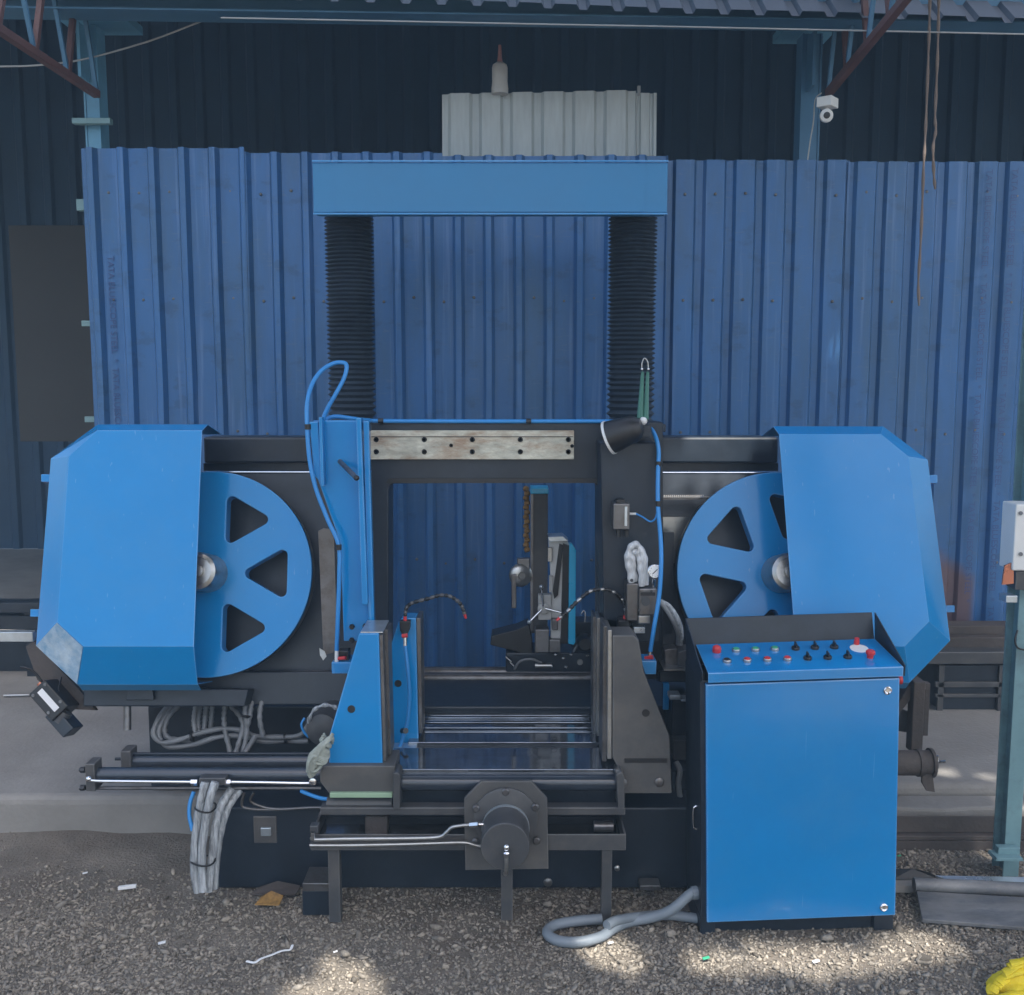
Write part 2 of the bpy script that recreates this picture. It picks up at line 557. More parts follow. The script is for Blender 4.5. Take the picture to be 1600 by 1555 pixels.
vv = [(x, y, gh(x, y) - 0.006) for y in ys for x in xs]
ff = [(j * NX + i, j * NX + i + 1, (j + 1) * NX + i + 1, (j + 1) * NX + i) for j in range(NY - 1) for i in range(NX - 1)]
o0 = len(vv)
BIG = 30
ring = [(-BIG, -BIG), (BIG, -BIG), (BIG, BIG), (-BIG, BIG)]
vv += [(x, y, -0.008) for x, y in ring]
c00, c10, c11, c01 = 0, NX - 1, NX * NY - 1, NX * (NY - 1)
ff += [(o0, o0 + 1) + tuple(range(c10, c00 - 1, -1)), (o0 + 1, o0 + 2) + tuple(range(c11, c10 - 1, -NX)),
       (o0 + 2, o0 + 3) + tuple(range(c01, c11 + 1)), (o0 + 3, o0) + tuple(range(c00, c01 + 1, NX))]
g.add(vv, ff).build('ground', M['ground'], smooth=60, kind='structure')

# gravel: loose chips, nobody could count them
NG = 130000
ico = bmesh.new()
bmesh.ops.create_icosphere(ico, subdivisions=1, radius=1.0)
iv = np.array([v.co[:] for v in ico.verts])
iF = np.array([[v.index for v in f.verts] for f in ico.faces])
ico.free()
px = rng.uniform(-1.95, 1.95, NG)
py = 2.12 + (rng.uniform(0, 1, NG) ** 1.25) * 1.40
dens = np.array([noise.noise(Vector((x * 1.3, y * 1.3, 9))) for x, y in zip(px, py)])
keep = rng.uniform(-0.45, 0.75, NG) < dens + 0.55 - 1.25 * np.clip(py - 2.62 - 0.25 * (px > 0.9), 0, 0.5)
px, py = px[keep], py[keep]
NG = len(px)
sz = rng.lognormal(math.log(0.0031), 0.42, NG).clip(0.0018, 0.014)
sc3 = np.stack([sz * rng.uniform(1.0, 2.1, NG), sz * rng.uniform(0.6, 1.0, NG), sz * rng.uniform(0.5, 0.9, NG)], 1)
an = rng.uniform(0, 2 * np.pi, NG)
tl = rng.normal(0, 0.35, NG)
V = iv[None] * sc3[:, None] * rng.uniform(0.72, 1.2, (NG, len(iv), 1))
x1 = V[..., 0] * np.cos(tl)[:, None] - V[..., 2] * np.sin(tl)[:, None]
z1 = V[..., 0] * np.sin(tl)[:, None] + V[..., 2] * np.cos(tl)[:, None]
xx = x1 * np.cos(an)[:, None] - V[..., 1] * np.sin(an)[:, None]
yy = x1 * np.sin(an)[:, None] + V[..., 1] * np.cos(an)[:, None]
hz = np.array([gh(x, y) for x, y in zip(px, py)]) - 0.006
P = np.stack([xx + px[:, None], yy + py[:, None], z1 + (hz + sc3[:, 2] * 0.6)[:, None]], 2).reshape(-1, 3)
Fc = (iF[None] + (np.arange(NG) * len(iv))[:, None, None]).reshape(-1, 3)
me = bpy.data.meshes.new('gravel')
me.vertices.add(len(P))
me.vertices.foreach_set('co', P.astype(np.float32).ravel())
me.loops.add(Fc.size)
me.loops.foreach_set('vertex_index', Fc.astype(np.int32).ravel())
me.polygons.add(len(Fc))
me.polygons.foreach_set('loop_start', (np.arange(len(Fc)) * 3).astype(np.int32))
me.update(calc_edges=True)
me.materials.append(M['stone'])
o = bpy.data.objects.new('gravel', me)
sc.collection.objects.link(o)
tag(o, 'loose grey gravel chips scattered over the yard ground', 'gravel', kind='stuff')

SLZ = 0.152
yf = 3.42
m = MB()


def slab_edge(x):
    return yf + 0.012 * noise.noise(Vector((x * 3, 1, 0)))


pl = [(-7, yf)] + [(x, slab_edge(x)) for x in np.arange(-2.6, 1.2, 0.06)] + [(1.2, yf + 0.1), (7, yf + 0.1), (7, 9.5), (-7, 9.5)]
m.ext([(a, b, SLZ) for a, b in pl], (0, 0, -SLZ - 0.05))
m.build('pavement', M['concrete'], kind='structure', bevel=0.03, segs=3)
# broken apron step on the right, slightly lower
m = MB()
ap = [(1.16, 3.40)] + [(1.2 + 0.1 * i, 3.40 + 0.01 * math.sin(i * 1.7)) for i in range(14)] + [(2.6, 3.53)] + [(2.5 - 0.05 * i, 3.515) for i in range(28)]
m.ext([(a, b, 0.118) for a, b in ap], (0, 0, -0.16))
m.build('kerb', M['concrete'], kind='structure', bevel=0.01)

# ------------------------------------------------------------------ corrugated sheet wall
YW = 4.7
wallroot = thing('corrugated_wall', 'tall blue corrugated metal sheet wall behind the saw machine', 'wall', (0, YW, 0.4))


def corr(x0, x1, z0, z1, Y, pitch, depth, top, foot, phase=0.0, nz=7, wob=0.004, seed=0):
    """one trapezoid-profile sheet"""
    prof = []
    x = x0
    k = math.floor((x0 - phase) / pitch)
    pts = {round(x0, 4), round(x1, 4)}
    for i in range(k - 1, k + int((x1 - x0) / pitch) + 3):
        c = phase + i * pitch
        for d in (-foot / 2, -top / 2, top / 2, foot / 2):
            if x0 < c + d < x1:
                pts.add(round(c + d, 4))

    def h(x):
        t = (x - phase) / pitch
        d = abs(t - round(t)) * pitch
        return depth * min(1, max(0, (foot / 2 - d) / (foot / 2 - top / 2)))
    px = sorted(pts)
    v, f = [], []
    for j in range(nz + 1):
        z = z0 + (z1 - z0) * j / nz
        for x in px:
            v.append((x + wob * noise.noise(Vector((x * 2, z * 1.5, seed))), Y - h(x) + wob * 1.6 * noise.noise(Vector((x * 1.3, z * 1.1, seed + 5))), z))
    n = len(px)
    for j in range(nz):
        for i in range(n - 1):
            f.append((j * n + i, j * n + i + 1, (j + 1) * n + i + 1, (j + 1) * n + i))
    return MB().add(v, f)


PITCH = 47.6 / 1600 * YW / 1.03
ph0 = W(146, 300, YW).x
bounds = [(130, 386, 232), (384, 692, 239), (690, 1042, 244), (1040, 1332, 247), (1330, 1760, 250)]
for i, (a, b, tp) in enumerate(bounds):
    xa, xb = W(a, 300, YW).x, W(b, 300, YW).x
    zt = W(800, tp, YW).z
    zb = 0.40 if i in (3, 4) else (0.19 if i in (1, 2) else 0.22)
    inv = i >= 3
    s = corr(xa, xb, zb, zt, YW + 0.004 * (i % 2) + (0.03 if inv else 0), PITCH, -0.020 if inv else 0.030, 0.030 if inv else 0.024, 0.055 if inv else 0.052, ph0, nz=14, seed=i * 3)
    s.build('sheet', M['wall'], wallroot, solid=0.0012)
for k, (px_, py_, pend, rep) in enumerate([(1583, 262, 1508, 5), (1543, 264, 1505, 4), (168, 400, 172, 3)]):
    pa = W(px_, py_, YW - 0.004 if px_ > 600 else YW - 0.004)
    pa.y = YW + 0.003 if px_ > 600 else YW - 0.006
    text_mesh('printed_text', 'TATA BLUESCOPE STEEL  *  ' * rep, 0.040, M['print'], pa, (0.0, 0, -1), (1, 0, 0), wallroot)
for py_ in (188, 320, 505, 655):
    pxl = {188: 112, 320: 119, 505: 127, 655: 132}[py_]
    MB().pbox(pxl, py_ - (9 if py_ == 320 else 4), pxl + 60, py_ + (9 if py_ == 320 else 5), YW + 0.05, YW + 0.085).build('girt', M['teal'], wallroot, bevel=0.002)

scr = None
for zz_ in (0.75, 1.35, 1.95, 2.42):
    for i in range(31):
        xs_ = ph0 + PITCH * (i + 0.5)
        if xs_ > 2.7 or (i * 7 + int(zz_ * 10)) % 5 == 0:
            continue
        yo = YW + (0.03 if xs_ > W(1040, 300, YW).x else 0.0)
        p = Vector((xs_, yo + 0.002, zz_ + 0.01 * math.sin(i * 3.3)))
        if scr is None:
            scr = MB().lathe([(0.007, 0), (0.007, 0.003), (0.004, 0.006)], p, (0, -1, 0), 8).build('screw', M['steel_dk'], wallroot)
        else:
            c2 = scr.copy()
            sc.collection.objects.link(c2)
            put(c2, p + (scr.location + WL[wallroot.name] - scr0), wallroot)
        if i == 0 and zz_ == 0.75 or 'scr0' not in globals():
            scr0 = p.copy()

# pale panel and bottle above the wall
pp = thing('roof_panel', 'pale grey ribbed metal panel standing above the blue wall', 'panel', W(860, 245, 4.95))
a, b = W(690, 190, 4.95).x, W(994, 190, 4.95).x
s = corr(a, b, W(800, 262, 4.95).z, W(800, 142, 4.95).z, 4.95, 0.146, -0.020, 0.032, 0.060, a + 0.012, nz=4, seed=31)
for i, p in enumerate(s.v):
    p.z += (p.x - a) * 0.018 - 0.012
s.build('sheet', M['palesheet'], pp, solid=0.001)
a, b = W(988, 190, 4.97).x, W(1026, 190, 4.97).x
corr(a, b, W(800, 262, 4.97).z, W(800, 145, 4.97).z, 4.975, 0.06, -0.012, 0.012, 0.022, a + 0.03, nz=4, seed=33).build('sheet', M['palesheet'], pp, solid=0.001)
MB().pbox(996, 134, 1001, 150, 4.98, 4.99).build('hook', M['wire'], pp)
bt = thing('bottle', 'milky plastic bottle with reddish nozzle on top of the pale panel', 'bottle', W(781, 146, 4.93))
base = W(781, 147, 4.93)
pxm = 4.93 / 1.05 / 1600
MB().lathe([(13 * pxm, 0), (13.5 * pxm, 8 * pxm), (12 * pxm, 20 * pxm), (12.3 * pxm, 22 * pxm), (12.3 * pxm, 40 * pxm), (11 * pxm, 44 * pxm), (5 * pxm, 48 * pxm)], base, (0, 0, 1), 20).build('body', M['milky'], bt, smooth=40)
MB().lathe([(4.6 * pxm, 47 * pxm), (3.4 * pxm, 55 * pxm), (2.6 * pxm, 68 * pxm), (2.2 * pxm, 74 * pxm)], base, (0, 0, 1), 12).build('nozzle', M['pinkcap'], bt, smooth=40)

# ------------------------------------------------------------------ shed: columns, girder, trusses, roof, interior
zc = W(800, 30, 4.8).z
for px0, px1, tpx0, tpx1, tpy, lab in ((133, 157, 97, 202, 29, 'light blue steel shed column at the left end of the wall'), (1250, 1281, 1222, 1305, 43, 'blue steel shed column painted shadow-dark behind the security camera')):
    x0, x1 = W(px0, 200, 4.8).x, W(px1, 200, 4.8).x
    zt = W(800, tpy + 6, 4.8).z
    t = thing('shed_column', lab, 'column', ((x0 + x1) / 2, 4.85, SLZ), 'columns of the open shed')
    mm = M['colblue'] if px0 < 600 else M['girder']  # darker blue on the right column stands for shadow
    MB().box(x0, x0 + 0.008, 4.80, 4.90, SLZ + 0.004, zt).box(x1 - 0.008, x1, 4.80, 4.90, SLZ + 0.004, zt).box(x0 + 0.009, x1 - 0.009, 4.805, 4.813, SLZ + 0.004, zt).build('post', mm, t)
    MB().box(W(tpx0, tpy, 4.78).x, W(tpx1, tpy, 4.78).x, 4.74, 4.95, W(800, tpy + 7, 4.78).z, W(800, tpy - 7, 4.78).z).build('cap_plate', M['colblue'], t, bevel=0.002)
    MB().box(x0 + 0.02, x0 + 0.034, 4.70, 4.80, zt - 0.26, zt - 0.03).build('gusset', mm, t)
gd = thing('eave_girder', 'long blue steel girder carrying the shed roof edge', 'girder', (0, 4.5, 3.0))
za, zb_ = W(150, 8, 4.5).z, W(1600, 28, 4.5).z
m = MB()
xa, xb = -3.2, 3.6
m.ext([(xa, 4.44, za - 0.06 + 0.03), (xb, 4.44, zb_ - 0.075), (xb, 4.44, zb_ + 0.06), (xa, 4.44, za + 0.09)], (0, 0.10, 0))
m.build('web', M['girder'], gd, bevel=0.003)
m = MB()
m.ext([(xa, 4.38, za - 0.04 + 0.005), (xb, 4.38, zb_ - 0.08), (xb, 4.38, zb_ - 0.073), (xa, 4.38, za - 0.04 + 0.012)], (0, 0.06, 0)).build('lower_flange', M['girder'], gd)
# canopy sheet rising towards the yard
rf = corr(-4.2, 4.2, 0, 2.3, 0, 0.142, 0.022, 0.03, 0.055, 0, nz=2, seed=50)
s = MB()
for p in rf.v:
    t = p.z / 2.3
    zf = W(800, 4, 4.3).z + (W(1600, 30, 4.3).z - W(800, 4, 4.3).z) * p.x / 2.1
    s.v.append(Vector((p.x, 4.64 - 0.34 * t, 3.33 - 0.010 * p.x + (zf - 3.33 + 0.010 * p.x) * t + p.y * 0.9)))
s.f = rf.f
s.build('canopy_roof', M['roof'], label='corrugated canopy roof rising from the girder over the yard', cat='roof', solid=0.001)
s = MB()
s.ext([(-7, 4.60, 3.16), (7, 4.60, 3.16), (7, 8.6, 4.9), (-7, 8.6, 4.9)], (0, 0.01, 0.03))
s.build('shed_roof', M['roof'], label='dark shed roof sloping up behind the eave girder', cat='roof')
corr(-7, 7, SLZ + 0.005, 4.95, 8.6, 0.21, 0.03, 0.05, 0.09, 0, nz=2, wob=0.002, seed=60).build('shed_back_wall', M['inside'], label='dark blue ribbed back wall deep inside the open shed', cat='wall', solid=0.002)


def bar(m, p, q, w_, h_=None):
    p, q = Vector(p), Vector(q)
    a, b, ax = basis(q - p)
    return m.obox((p + q) / 2, a * w_, b * (h_ or w_), ax * ((q - p).length / 2))


def truss(label, A, B):
    """cantilever truss: bottom chord climbing out from the column towards the yard, straight top chord, zigzag webs"""
    A, B = Vector(A), Vector(B)
    t = thing('canopy_truss', label, 'truss', A, 'red oxide canopy trusses')
    T0 = A + Vector((0, 0, 0.50))
    T1 = B + Vector((0, 0, 0.30))
    bar(MB(), A, B, 0.016).build('bottom_chord', M['truss'], t, bevel=0.003)
    bar(MB(), T0, T1, 0.016).build('top_chord', M['truss'], t, bevel=0.003)
    n = 4
    for i in range(n):
        a = A.lerp(B, i / n)
        c = T0.lerp(T1, (i + 0.5) / n)
        d = A.lerp(B, (i + 1) / n)
        bar(MB(), a, c, 0.008).build('web_bar', M['girder'], t)
        bar(MB(), c, d, 0.011).build('web_bar', M['truss'], t)


truss('red oxide lattice truss at the left column', W(152, 148, 4.70), W(-70, 0, 3.75))
truss('dim red lattice truss above the security camera', W(1294, 146, 4.70), W(1430, -20, 3.9))

# wires, ropes, security camera
tube = lambda pts, r, k=8, n=9, **kw: MB().tube(spl(pts, k), r, n, **kw)
tube([W(0, 104, 4.6), W(45, 103, 4.6), W(90, 99, 4.6), W(125, 94, 4.65), W(170, 83, 4.7), W(240, 62, 4.7), W(318, 32, 4.6)], 0.004).build('overhead_wire', M['wire'], label='pale thin wire sagging past the left shed column', cat='wire', smooth=60)
tube([W(345, 28, 4.3), W(600, 33, 4.3), W(900, 39, 4.3), W(1015, 41, 4.3), W(1250, 46, 4.3), W(1620, 54, 4.3)], 0.003).build('overhead_wire', M['wire'], label='straight thin wire strung along under the eave girder', cat='wire', smooth=60)
tube([W(1284, 145, 4.6), W(1274, 156, 4.62), W(1271, 190, 4.65), W(1266, 220, 4.67), W(1262, 250, 4.68)], 0.003).build('camera_cable', M['wire'], label='thin cable dropping from the security camera to the wall top', cat='cable', smooth=60)
for pts, lab in (([(1453, -8), (1452, 40), (1450, 100), (1447, 180), (1445, 225), (1443, 262), (1441, 320), (1438, 390), (1435, 440), (1436, 478)], 'longer of two pale ropes hanging in front of the wall'),
                 ([(1467, -8), (1466, 40), (1464, 110), (1461, 180), (1462, 205), (1458, 230), (1459, 270), (1461, 296)], 'shorter of two pale ropes hanging from the canopy')):
    tube([W(a, b, 4.3 if b > 0 else 4.25) for a, b in pts], lambda t: 0.0055 + 0.0014 * math.sin(t * 55), 10).build('hanging_rope', M['rope'], label=lab, cat='rope', group='ropes hanging at the right', smooth=60)
cc = thing('security_camera', 'white security camera with round lens under the red truss', 'camera', W(1292, 160, 4.6))
m = MB()
c = W(1293, 161, 4.6)
ax = Vector((0.75, -0.62, 0)).normalized()
bx = Vector((-ax.y, ax.x, 0)) * -1
m.obox(c, bx * 0.040, ax * 0.033, Vector((0, 0, 0.021)))
m.build('housing', M['white'], cc, bevel=0.003)
MB().cyl(W(1292, 168, 4.6), W(1292, 175, 4.6), 0.009).build('neck', M['white'], cc, smooth=40)
lc = W(1291, 181, 4.57)
ld = Vector((-0.15, -1, -0.12))
MB().lathe([(0.012, -0.02), (0.026, -0.012), (0.029, 0.0), (0.027, 0.014), (0.017, 0.018)], lc, ld, 24).build('lens_ring', M['white'], cc, smooth=50)
MB().lathe([(0.0145, 0.016), (0.0135, 0.021), (0.007, 0.0225)], lc, ld, 20).build('lens', M['blackp'], cc, smooth=50)

# ------------------------------------------------------------------ left and right background clutter
MB().pbox(22, 352, 250, 690, 6.6, 6.64).build('leaning_board', M['ply'], label='dull grey-brown board leaning in the dark shed at left', cat='board', bevel=0.004)
MB().pbox(-60, 988, 51, 1003, 4.1, 4.14).build('steel_bar', M['tin'], label='pale flat steel bar on its stand beside the left cover', cat='bar', bevel=0.002)
m = MB()
t = thing('bar_rack', 'dark low steel rack in the shade behind the left wheel cover', 'rack', W(20, 1040, 4.85))
MB().pbox(-120, 942, 62, 958, 4.8, 4.9).build('top_rail', M['black'], t, bevel=0.004)
MB().pbox(-120, 962, 62, 984, 4.85, 5.0).build('shelf', M['black'], t, bevel=0.004)
for xx_ in (-60, 40):
    MB().pbox(xx_, 958, xx_ + 14, 1062, 4.86, 4.9).build('leg', M['black'], t)
MB().pbox(-120, 1004, 48, 1052, 4.95, 5.2).build('drawer_front', M['black'], t, bevel=0.004)
m = MB()
m.cyl(G(6, 1087, SLZ + 0.008), G(52, 1086, SLZ + 0.008), 0.007)
m.build('steel_rod', M['steel'], label='short bright steel rod lying on the concrete at far left', cat='rod', smooth=40)

for (a, b, c_, d, y0, y1, mt, nm, lab) in (
        (1400, 978, 1640, 992, 4.45, 4.55, 'rust', 'steel_beam', 'upper rusty steel beam below the wall at right'),
        (1400, 996, 1640, 1014, 4.40, 4.56, 'rust', 'steel_beam', 'second rusty beam lying under the topmost one at right'),
        (1400, 1019, 1640, 1038, 4.32, 4.50, 'dark', 'steel_beam', 'dark channel beam resting on the bins at right')):
    MB().pbox(a, b, c_, d, y0, y1).build(nm, M[mt], label=lab, cat='beam', group='beams under the wall at right', bevel=0.004)
t = thing('scrap_bin', 'dark steel bin under the beams behind the teal post', 'bin', W(1520, 1140, 4.35))
MB().pbox(1468, 1040, 1640, 1131, 4.36, 4.7).build('body', M['black'], t, bevel=0.004)
MB().pbox(1462, 1066, 1640, 1074, 4.34, 4.358).build('rim', M['dark'], t, bevel=0.002)
MB().pbox(1462, 1085, 1640, 1090, 4.34, 4.358).build('rib', M['dark'], t, bevel=0.002)
for q in (1466, 1560, 1620):
    MB().pbox(q, 1040, q + 8, 1131, 4.34, 4.3585).build('corner_strip', M['dark'], t)
for q in (1474, 1600):
    MB().pbox(q, 1131, q + 20, 1146, 4.4, 4.5).build('skid', M['dark'], t)
MB().pbox(1463, 1117, 1468, 1130, 4.32, 4.335).build('tag_plate', M['paper'], t)

t = thing('chip_conveyor', 'rusty brown chute on a leg with a flanged pipe beside the console', 'conveyor', W(1440, 1235, 3.3))
MB().pext([(1396, 1112), (1420, 1072), (1438, 1066), (1447, 1066), (1447, 1078), (1432, 1082), (1400, 1122)], 3.45, 3.62).build('chute', M['rust'], t, bevel=0.003)
MB().pext([(1400, 1104), (1428, 1116), (1428, 1146), (1400, 1142)], 3.5, 3.52).build('guard_plate', M['dark'], t)
MB().pbox(1426, 1066, 1444, 1176, 3.42, 3.47).build('leg', M['rust'], t, bevel=0.003)
MB().pbox(1444, 1068, 1452, 1150, 3.46, 3.49).build('brace', M['rust'], t, bevel=0.002)
ca, cb = W(1380, 1192, 3.25), W(1452, 1190, 3.25)
cb.z = ca.z
MB().cyl(ca, cb, 0.041, n=28).build('pipe', M['rust'], t, smooth=40)
MB().cyl(W(1432, 1192, 3.25), W(1440, 1192, 3.25), 0.045, n=28).build('collar', M['rust'], t, smooth=40)
MB().pext([(1441, 1208), (1457, 1208), (1461, 1238), (1448, 1236), (1441, 1224)], 3.22, 3.232).build('foot', M['rust'], t, bevel=0.001)
MB().cyl(cb, cb + Vector((0.010, 0, 0)), 0.048, n=28).build('end_flange', M['rust'], t, smooth=40)
MB().cyl(W(1458, 1191, 3.24), W(1478, 1190, 3.22), 0.005).cyl(W(1465, 1181, 3.23), W(1465, 1200, 3.23), 0.004).build('grease_valve', M['chrome'], t, smooth=40)

# right hand post
x0, x1 = W(1564, 1340, 3.16).x, W(1588, 1340, 3.16).x
t = thing('steel_post', 'teal painted steel post standing on the gravel at the right edge', 'post', ((x0 + x1) / 2, 3.2, 0))
MB().box(x0, x1, 3.14, 3.147, 0.0, 3.6).build('flange', M['teal'], t, bevel=0.001)
MB().box(x0, x1, 3.213, 3.22, 0.0, 3.6).build('flange', M['teal'], t, bevel=0.001)
MB().box((x0 + x1) / 2 - 0.003, (x0 + x1) / 2 + 0.003, 3.1475, 3.2125, 0.0, 3.6).build('web', M['teal'], t)
MB().pbox(1560, 1325, 1594, 1341, 3.11, 3.137).build('sleeve', M['teal'], t, bevel=0.002)
MB().pext([(1558, 1341), (1598, 1341), (1600, 1346), (1556, 1346)], 3.08, 3.138).build('base_ledge', M['teal'], t, bevel=0.001)
MB().pbox(1572, 931, 1590, 942, 3.09, 3.136).build('bracket', M['tin'], t, bevel=0.002)
tube([W(1590, 985, 3.13), W(1586, 1000, 3.12), W(1590, 1012, 3.12), W(1602, 1016, 3.13)], 0.003).build('cable', M['blackp'], t, smooth=60)
t = thing('switch_box', 'white electrical switch box mounted on the teal post', 'switch box', W(1600, 892, 3.1))
MB().pbox(1585, 788, 1640, 892, 3.05, 3.138).build('case', M['white'], t, bevel=0.004)
for q in (802, 866):
    MB().cyl(W(1595, q, 3.05), W(1595, q, 3.044), 0.006).build('screw', M['steel_dk'], t, smooth=40)
MB().pbox(1587, 893, 1640, 922, 3.06, 3.12).build('cable_gland', M['dark'], t, bevel=0.003)
MB().pext([(1570, 884), (1584, 878), (1584, 912), (1566, 914)], 3.06, 3.066).build('hinged_flap', M['copper'], t)

# steel on the ground at right
t0 = MB()
a, b, c_, d = G(1432, 1392, 0.035), G(1640, 1404, 0.035), G(1640, 1452, 0.02), G(1441, 1436, 0.02)
t0.ext([a, b, c_, d], (0, 0, -0.012)).build('steel_plate', M['platesteel'], label='scuffed flat steel plate lying on gravel by the post', cat='plate', bevel=0.002)
MB().cyl(G(1428, 1382, 0.045), G(1645, 1392, 0.045), 0.021, n=20).build('steel_pipe', M['platesteel'], label='grey steel pipe lying behind the flat plate', cat='pipe', smooth=40)
MB().ext([G(1462, 1368, 0.055), G(1640, 1371, 0.055), G(1640, 1380, 0.05), G(1492, 1379, 0.05)], (0, 0, -0.006)).build('sheet_offcut', M['tin'], label='thin pale sheet offcut lying behind the steel pipe', cat='sheet')
m = MB()
m.ext([G(1394, 1357, 0.05), G(1426, 1356, 0.055), G(1452, 1362, 0.05), G(1482, 1378, 0.02), G(1440, 1378, 0.03), G(1394, 1374, 0.035)], (0, 0, -0.012)).build('rubber_mat', M['blackp'], label='black rubber offcut tucked behind the control console', cat='mat', bevel=0.004)
MB().obox(G(1415, 1385, 0.02), (0.04, 0, 0), (0, 0.02, 0), (0, 0, 0.012)).build('concrete_scrap', M['concrete'], label='small pale flat offcut between console and steel plate', cat='offcut', bevel=0.003)
m = MB()
m.ext([(1.07, 3.335, 0.03), (3.4, 3.345, 0.03), (3.4, 3.345, 0.045), (1.07, 3.335, 0.045)], (0, 0.055, 0))
m.box(1.06, 3.4, 3.335, 3.341, -0.02, 0.028).box(1.06, 3.4, 3.36, 3.366, 0.047, 0.105)
m.build('rusty_channel', M['rust'], label='long rusty steel channel along the foot of the right kerb', cat='channel', bevel=0.002)

# yellow webbing bundle
t = thing('webbing_sling', 'bright yellow folded webbing sling at the bottom right corner', 'sling', G(1585, 1540))
for k in range(11):
    f_ = k / 10
    rr_ = random.Random(k)
    j_ = lambda q: rr_.uniform(-q, q)
    z0_ = 0.010 + 0.0065 * k
    pts = [G(1549 + 3 * k + j_(3), 1556 - 5.0 * k, z0_), G(1551 + 5 * k + j_(3), 1543 - 4.2 * k, z0_ + 0.012 + j_(0.004)), G(1573 + 4 * k + j_(4), 1532 - 3.6 * k + j_(3), z0_ + 0.018 + j_(0.005)),
           G(1597 + 3 * k, 1528 - 3.4 * k + j_(3), z0_ + 0.014 + j_(0.006)), G(1632, 1526 - 3.0 * k + j_(4), z0_ + 0.012 + j_(0.006)), G(1700, 1524 - 2 * k, z0_)]
    tube(pts, lambda t: 0.013 + 0.0035 * math.sin(t * 9 + k * 2.1), 10, 12, flat=0.42).build('strap_fold', M['yellow'], t, smooth=50)

c = G(1604, 1548, 0.0)
m = MB().ball(c, 0.085, (1.0, 0.75, 0.62), 40, 20)
for p in m.v:
    d_ = p - c
    f_ = 0.10 * math.sin(d_.y * 170 + d_.x * 25 + 2 * math.sin(d_.x * 40)) + 0.25 * noise.noise(d_ * 18)
    p.x += d_.x * f_
    p.y += d_.y * f_
    p.z = max(0.002, p.z + abs(d_.z) * f_)
m.build('fabric_bundle', M['yellow'], t, smooth=60)
for k in range(5):
    tube([G(1556 + 6 * k, 1572 - 3 * k, 0.012), G(1572 + 5 * k, 1560 - 3 * k, 0.022), G(1605, 1552 - 4 * k, 0.028), G(1660, 1548 - 4 * k, 0.024)], lambda t: 0.015 + 0.003 * math.sin(t * 8 + k), 8, 12, flat=0.6).build('strap_fold', M['yellow'], t, smooth=50)

# ------------------------------------------------------------------ the band saw
saw = thing('band_saw', 'large blue and black double column band saw machine in the yard', 'band saw', (0, 3.3, 0))

# --- base and bed
MB().pbox(338, 1262, 1092, 1388, 3.06, 3.40).build('base_tank', M['black'], saw, bevel=0.006)
MB().box(W(232, 1140, 3.46).x, W(1110, 1140, 3.46).x, 3.46, 3.95, 0.16, W(800, 1104, 3.46).z).build('base_frame', M['black'], saw, bevel=0.006)
b = MB().pbox(407, 1294, 423, 1307, 3.045, 3.058).build('level_window', M['tin'], saw, bevel=0.002)
MB().pbox(396, 1276, 432, 1318, 3.052, 3.06).build('cover_plate', M['dark'], saw, bevel=0.003)
TZ = 0.437
bed = MB()
bed.box(-0.50, 0.42, 3.0, 3.95, TZ - 0.10, TZ - 0.045).build('bed', M['black'], saw, bevel=0.004)
xl, xr = -0.335, 0.335
for k, (ya, yb, zt) in enumerate([(2.945, 3.055, TZ), (3.060, 3.135, TZ - 0.004), (3.185, 3.270, TZ - 0.004), (3.276, 3.352, TZ - 0.002), (3.366, 3.432, TZ), (3.440, 3.508, TZ), (3.515, 3.585, TZ - 0.002), (3.592, 3.70, TZ), (3.712, 3.86, TZ - 0.006)]):
    MB().box(xl - 0.04 * (k < 2), xr + 0.06 * (k < 2), ya, yb, zt - 0.03, zt).build('bed_plate', M['gloss'], saw, bevel=0.0018)
for yy_ in (3.298, 3.398):
    MB().box(xl + 0.002, xr - 0.002, yy_, yy_ + 0.012, TZ + 0.0005, TZ + 0.006).build('wear_strip', M['gloss'], saw, bevel=0.001)
MB().box(xl, xr, 3.138, 3.183, TZ - 0.04, TZ - 0.02).build('blade_slot', M['black'], saw)
for yy_, zz_ in ((3.86, TZ + 0.030), (3.80, TZ + 0.024)):
    MB().cyl((xl - 0.02, yy_, zz_), (xr, yy_, zz_), 0.021, n=24).build('bed_roller', M['steel_dk'], saw, smooth=40)

# --- columns, bellows, crossbeam
for pc in (548, 987):
    z0, z1 = W(pc, 660, 3.75).z, W(pc, 330, 3.75).z
    c = W(pc, 490, 3.75)
    prof = []
    n = 46
    for i in range(n):
        f_ = i / n
        f_ = f_ ** 0.82 if True else f_
        zc_ = (z1 - z0) * (f_ * 0.999)
        prof += [(0.088, zc_)]
        f2 = ((i + 0.5) / n) ** 0.82
        prof += [(0.0735, (z1 - z0) * f2)]
    MB().lathe(prof, (c.x, c.y, z0), (0, 0, 1), 40).build('bellows', M['bellow'], saw, smooth=25)
    MB().cyl((c.x, 3.75, TZ - 0.1), (c.x, 3.75, z0), 0.06, n=28).build('column', M['black'], saw, smooth=40)
    MB().box(c.x - 0.115, c.x + 0.115, 3.64, 3.86, z0 - 0.03, z0 - 0.002).build('bellows_flange', M['black'], saw, bevel=0.004)
MB().box(W(505, 300, 3.75).x, W(1030, 300, 3.75).x, 3.69, 3.86, W(800, 326, 3.75).z, W(800, 275, 3.75).z).build('column_tie', M['black'], saw, bevel=0.004)
cb_ = MB().pbox(489, 254, 1043, 333, 3.58, 3.66).build('crossbeam', M['blue_dk'], saw, bevel=0.004)
x0, x1 = W(489, 293, 3.58).x, W(1043, 293, 3.58).x
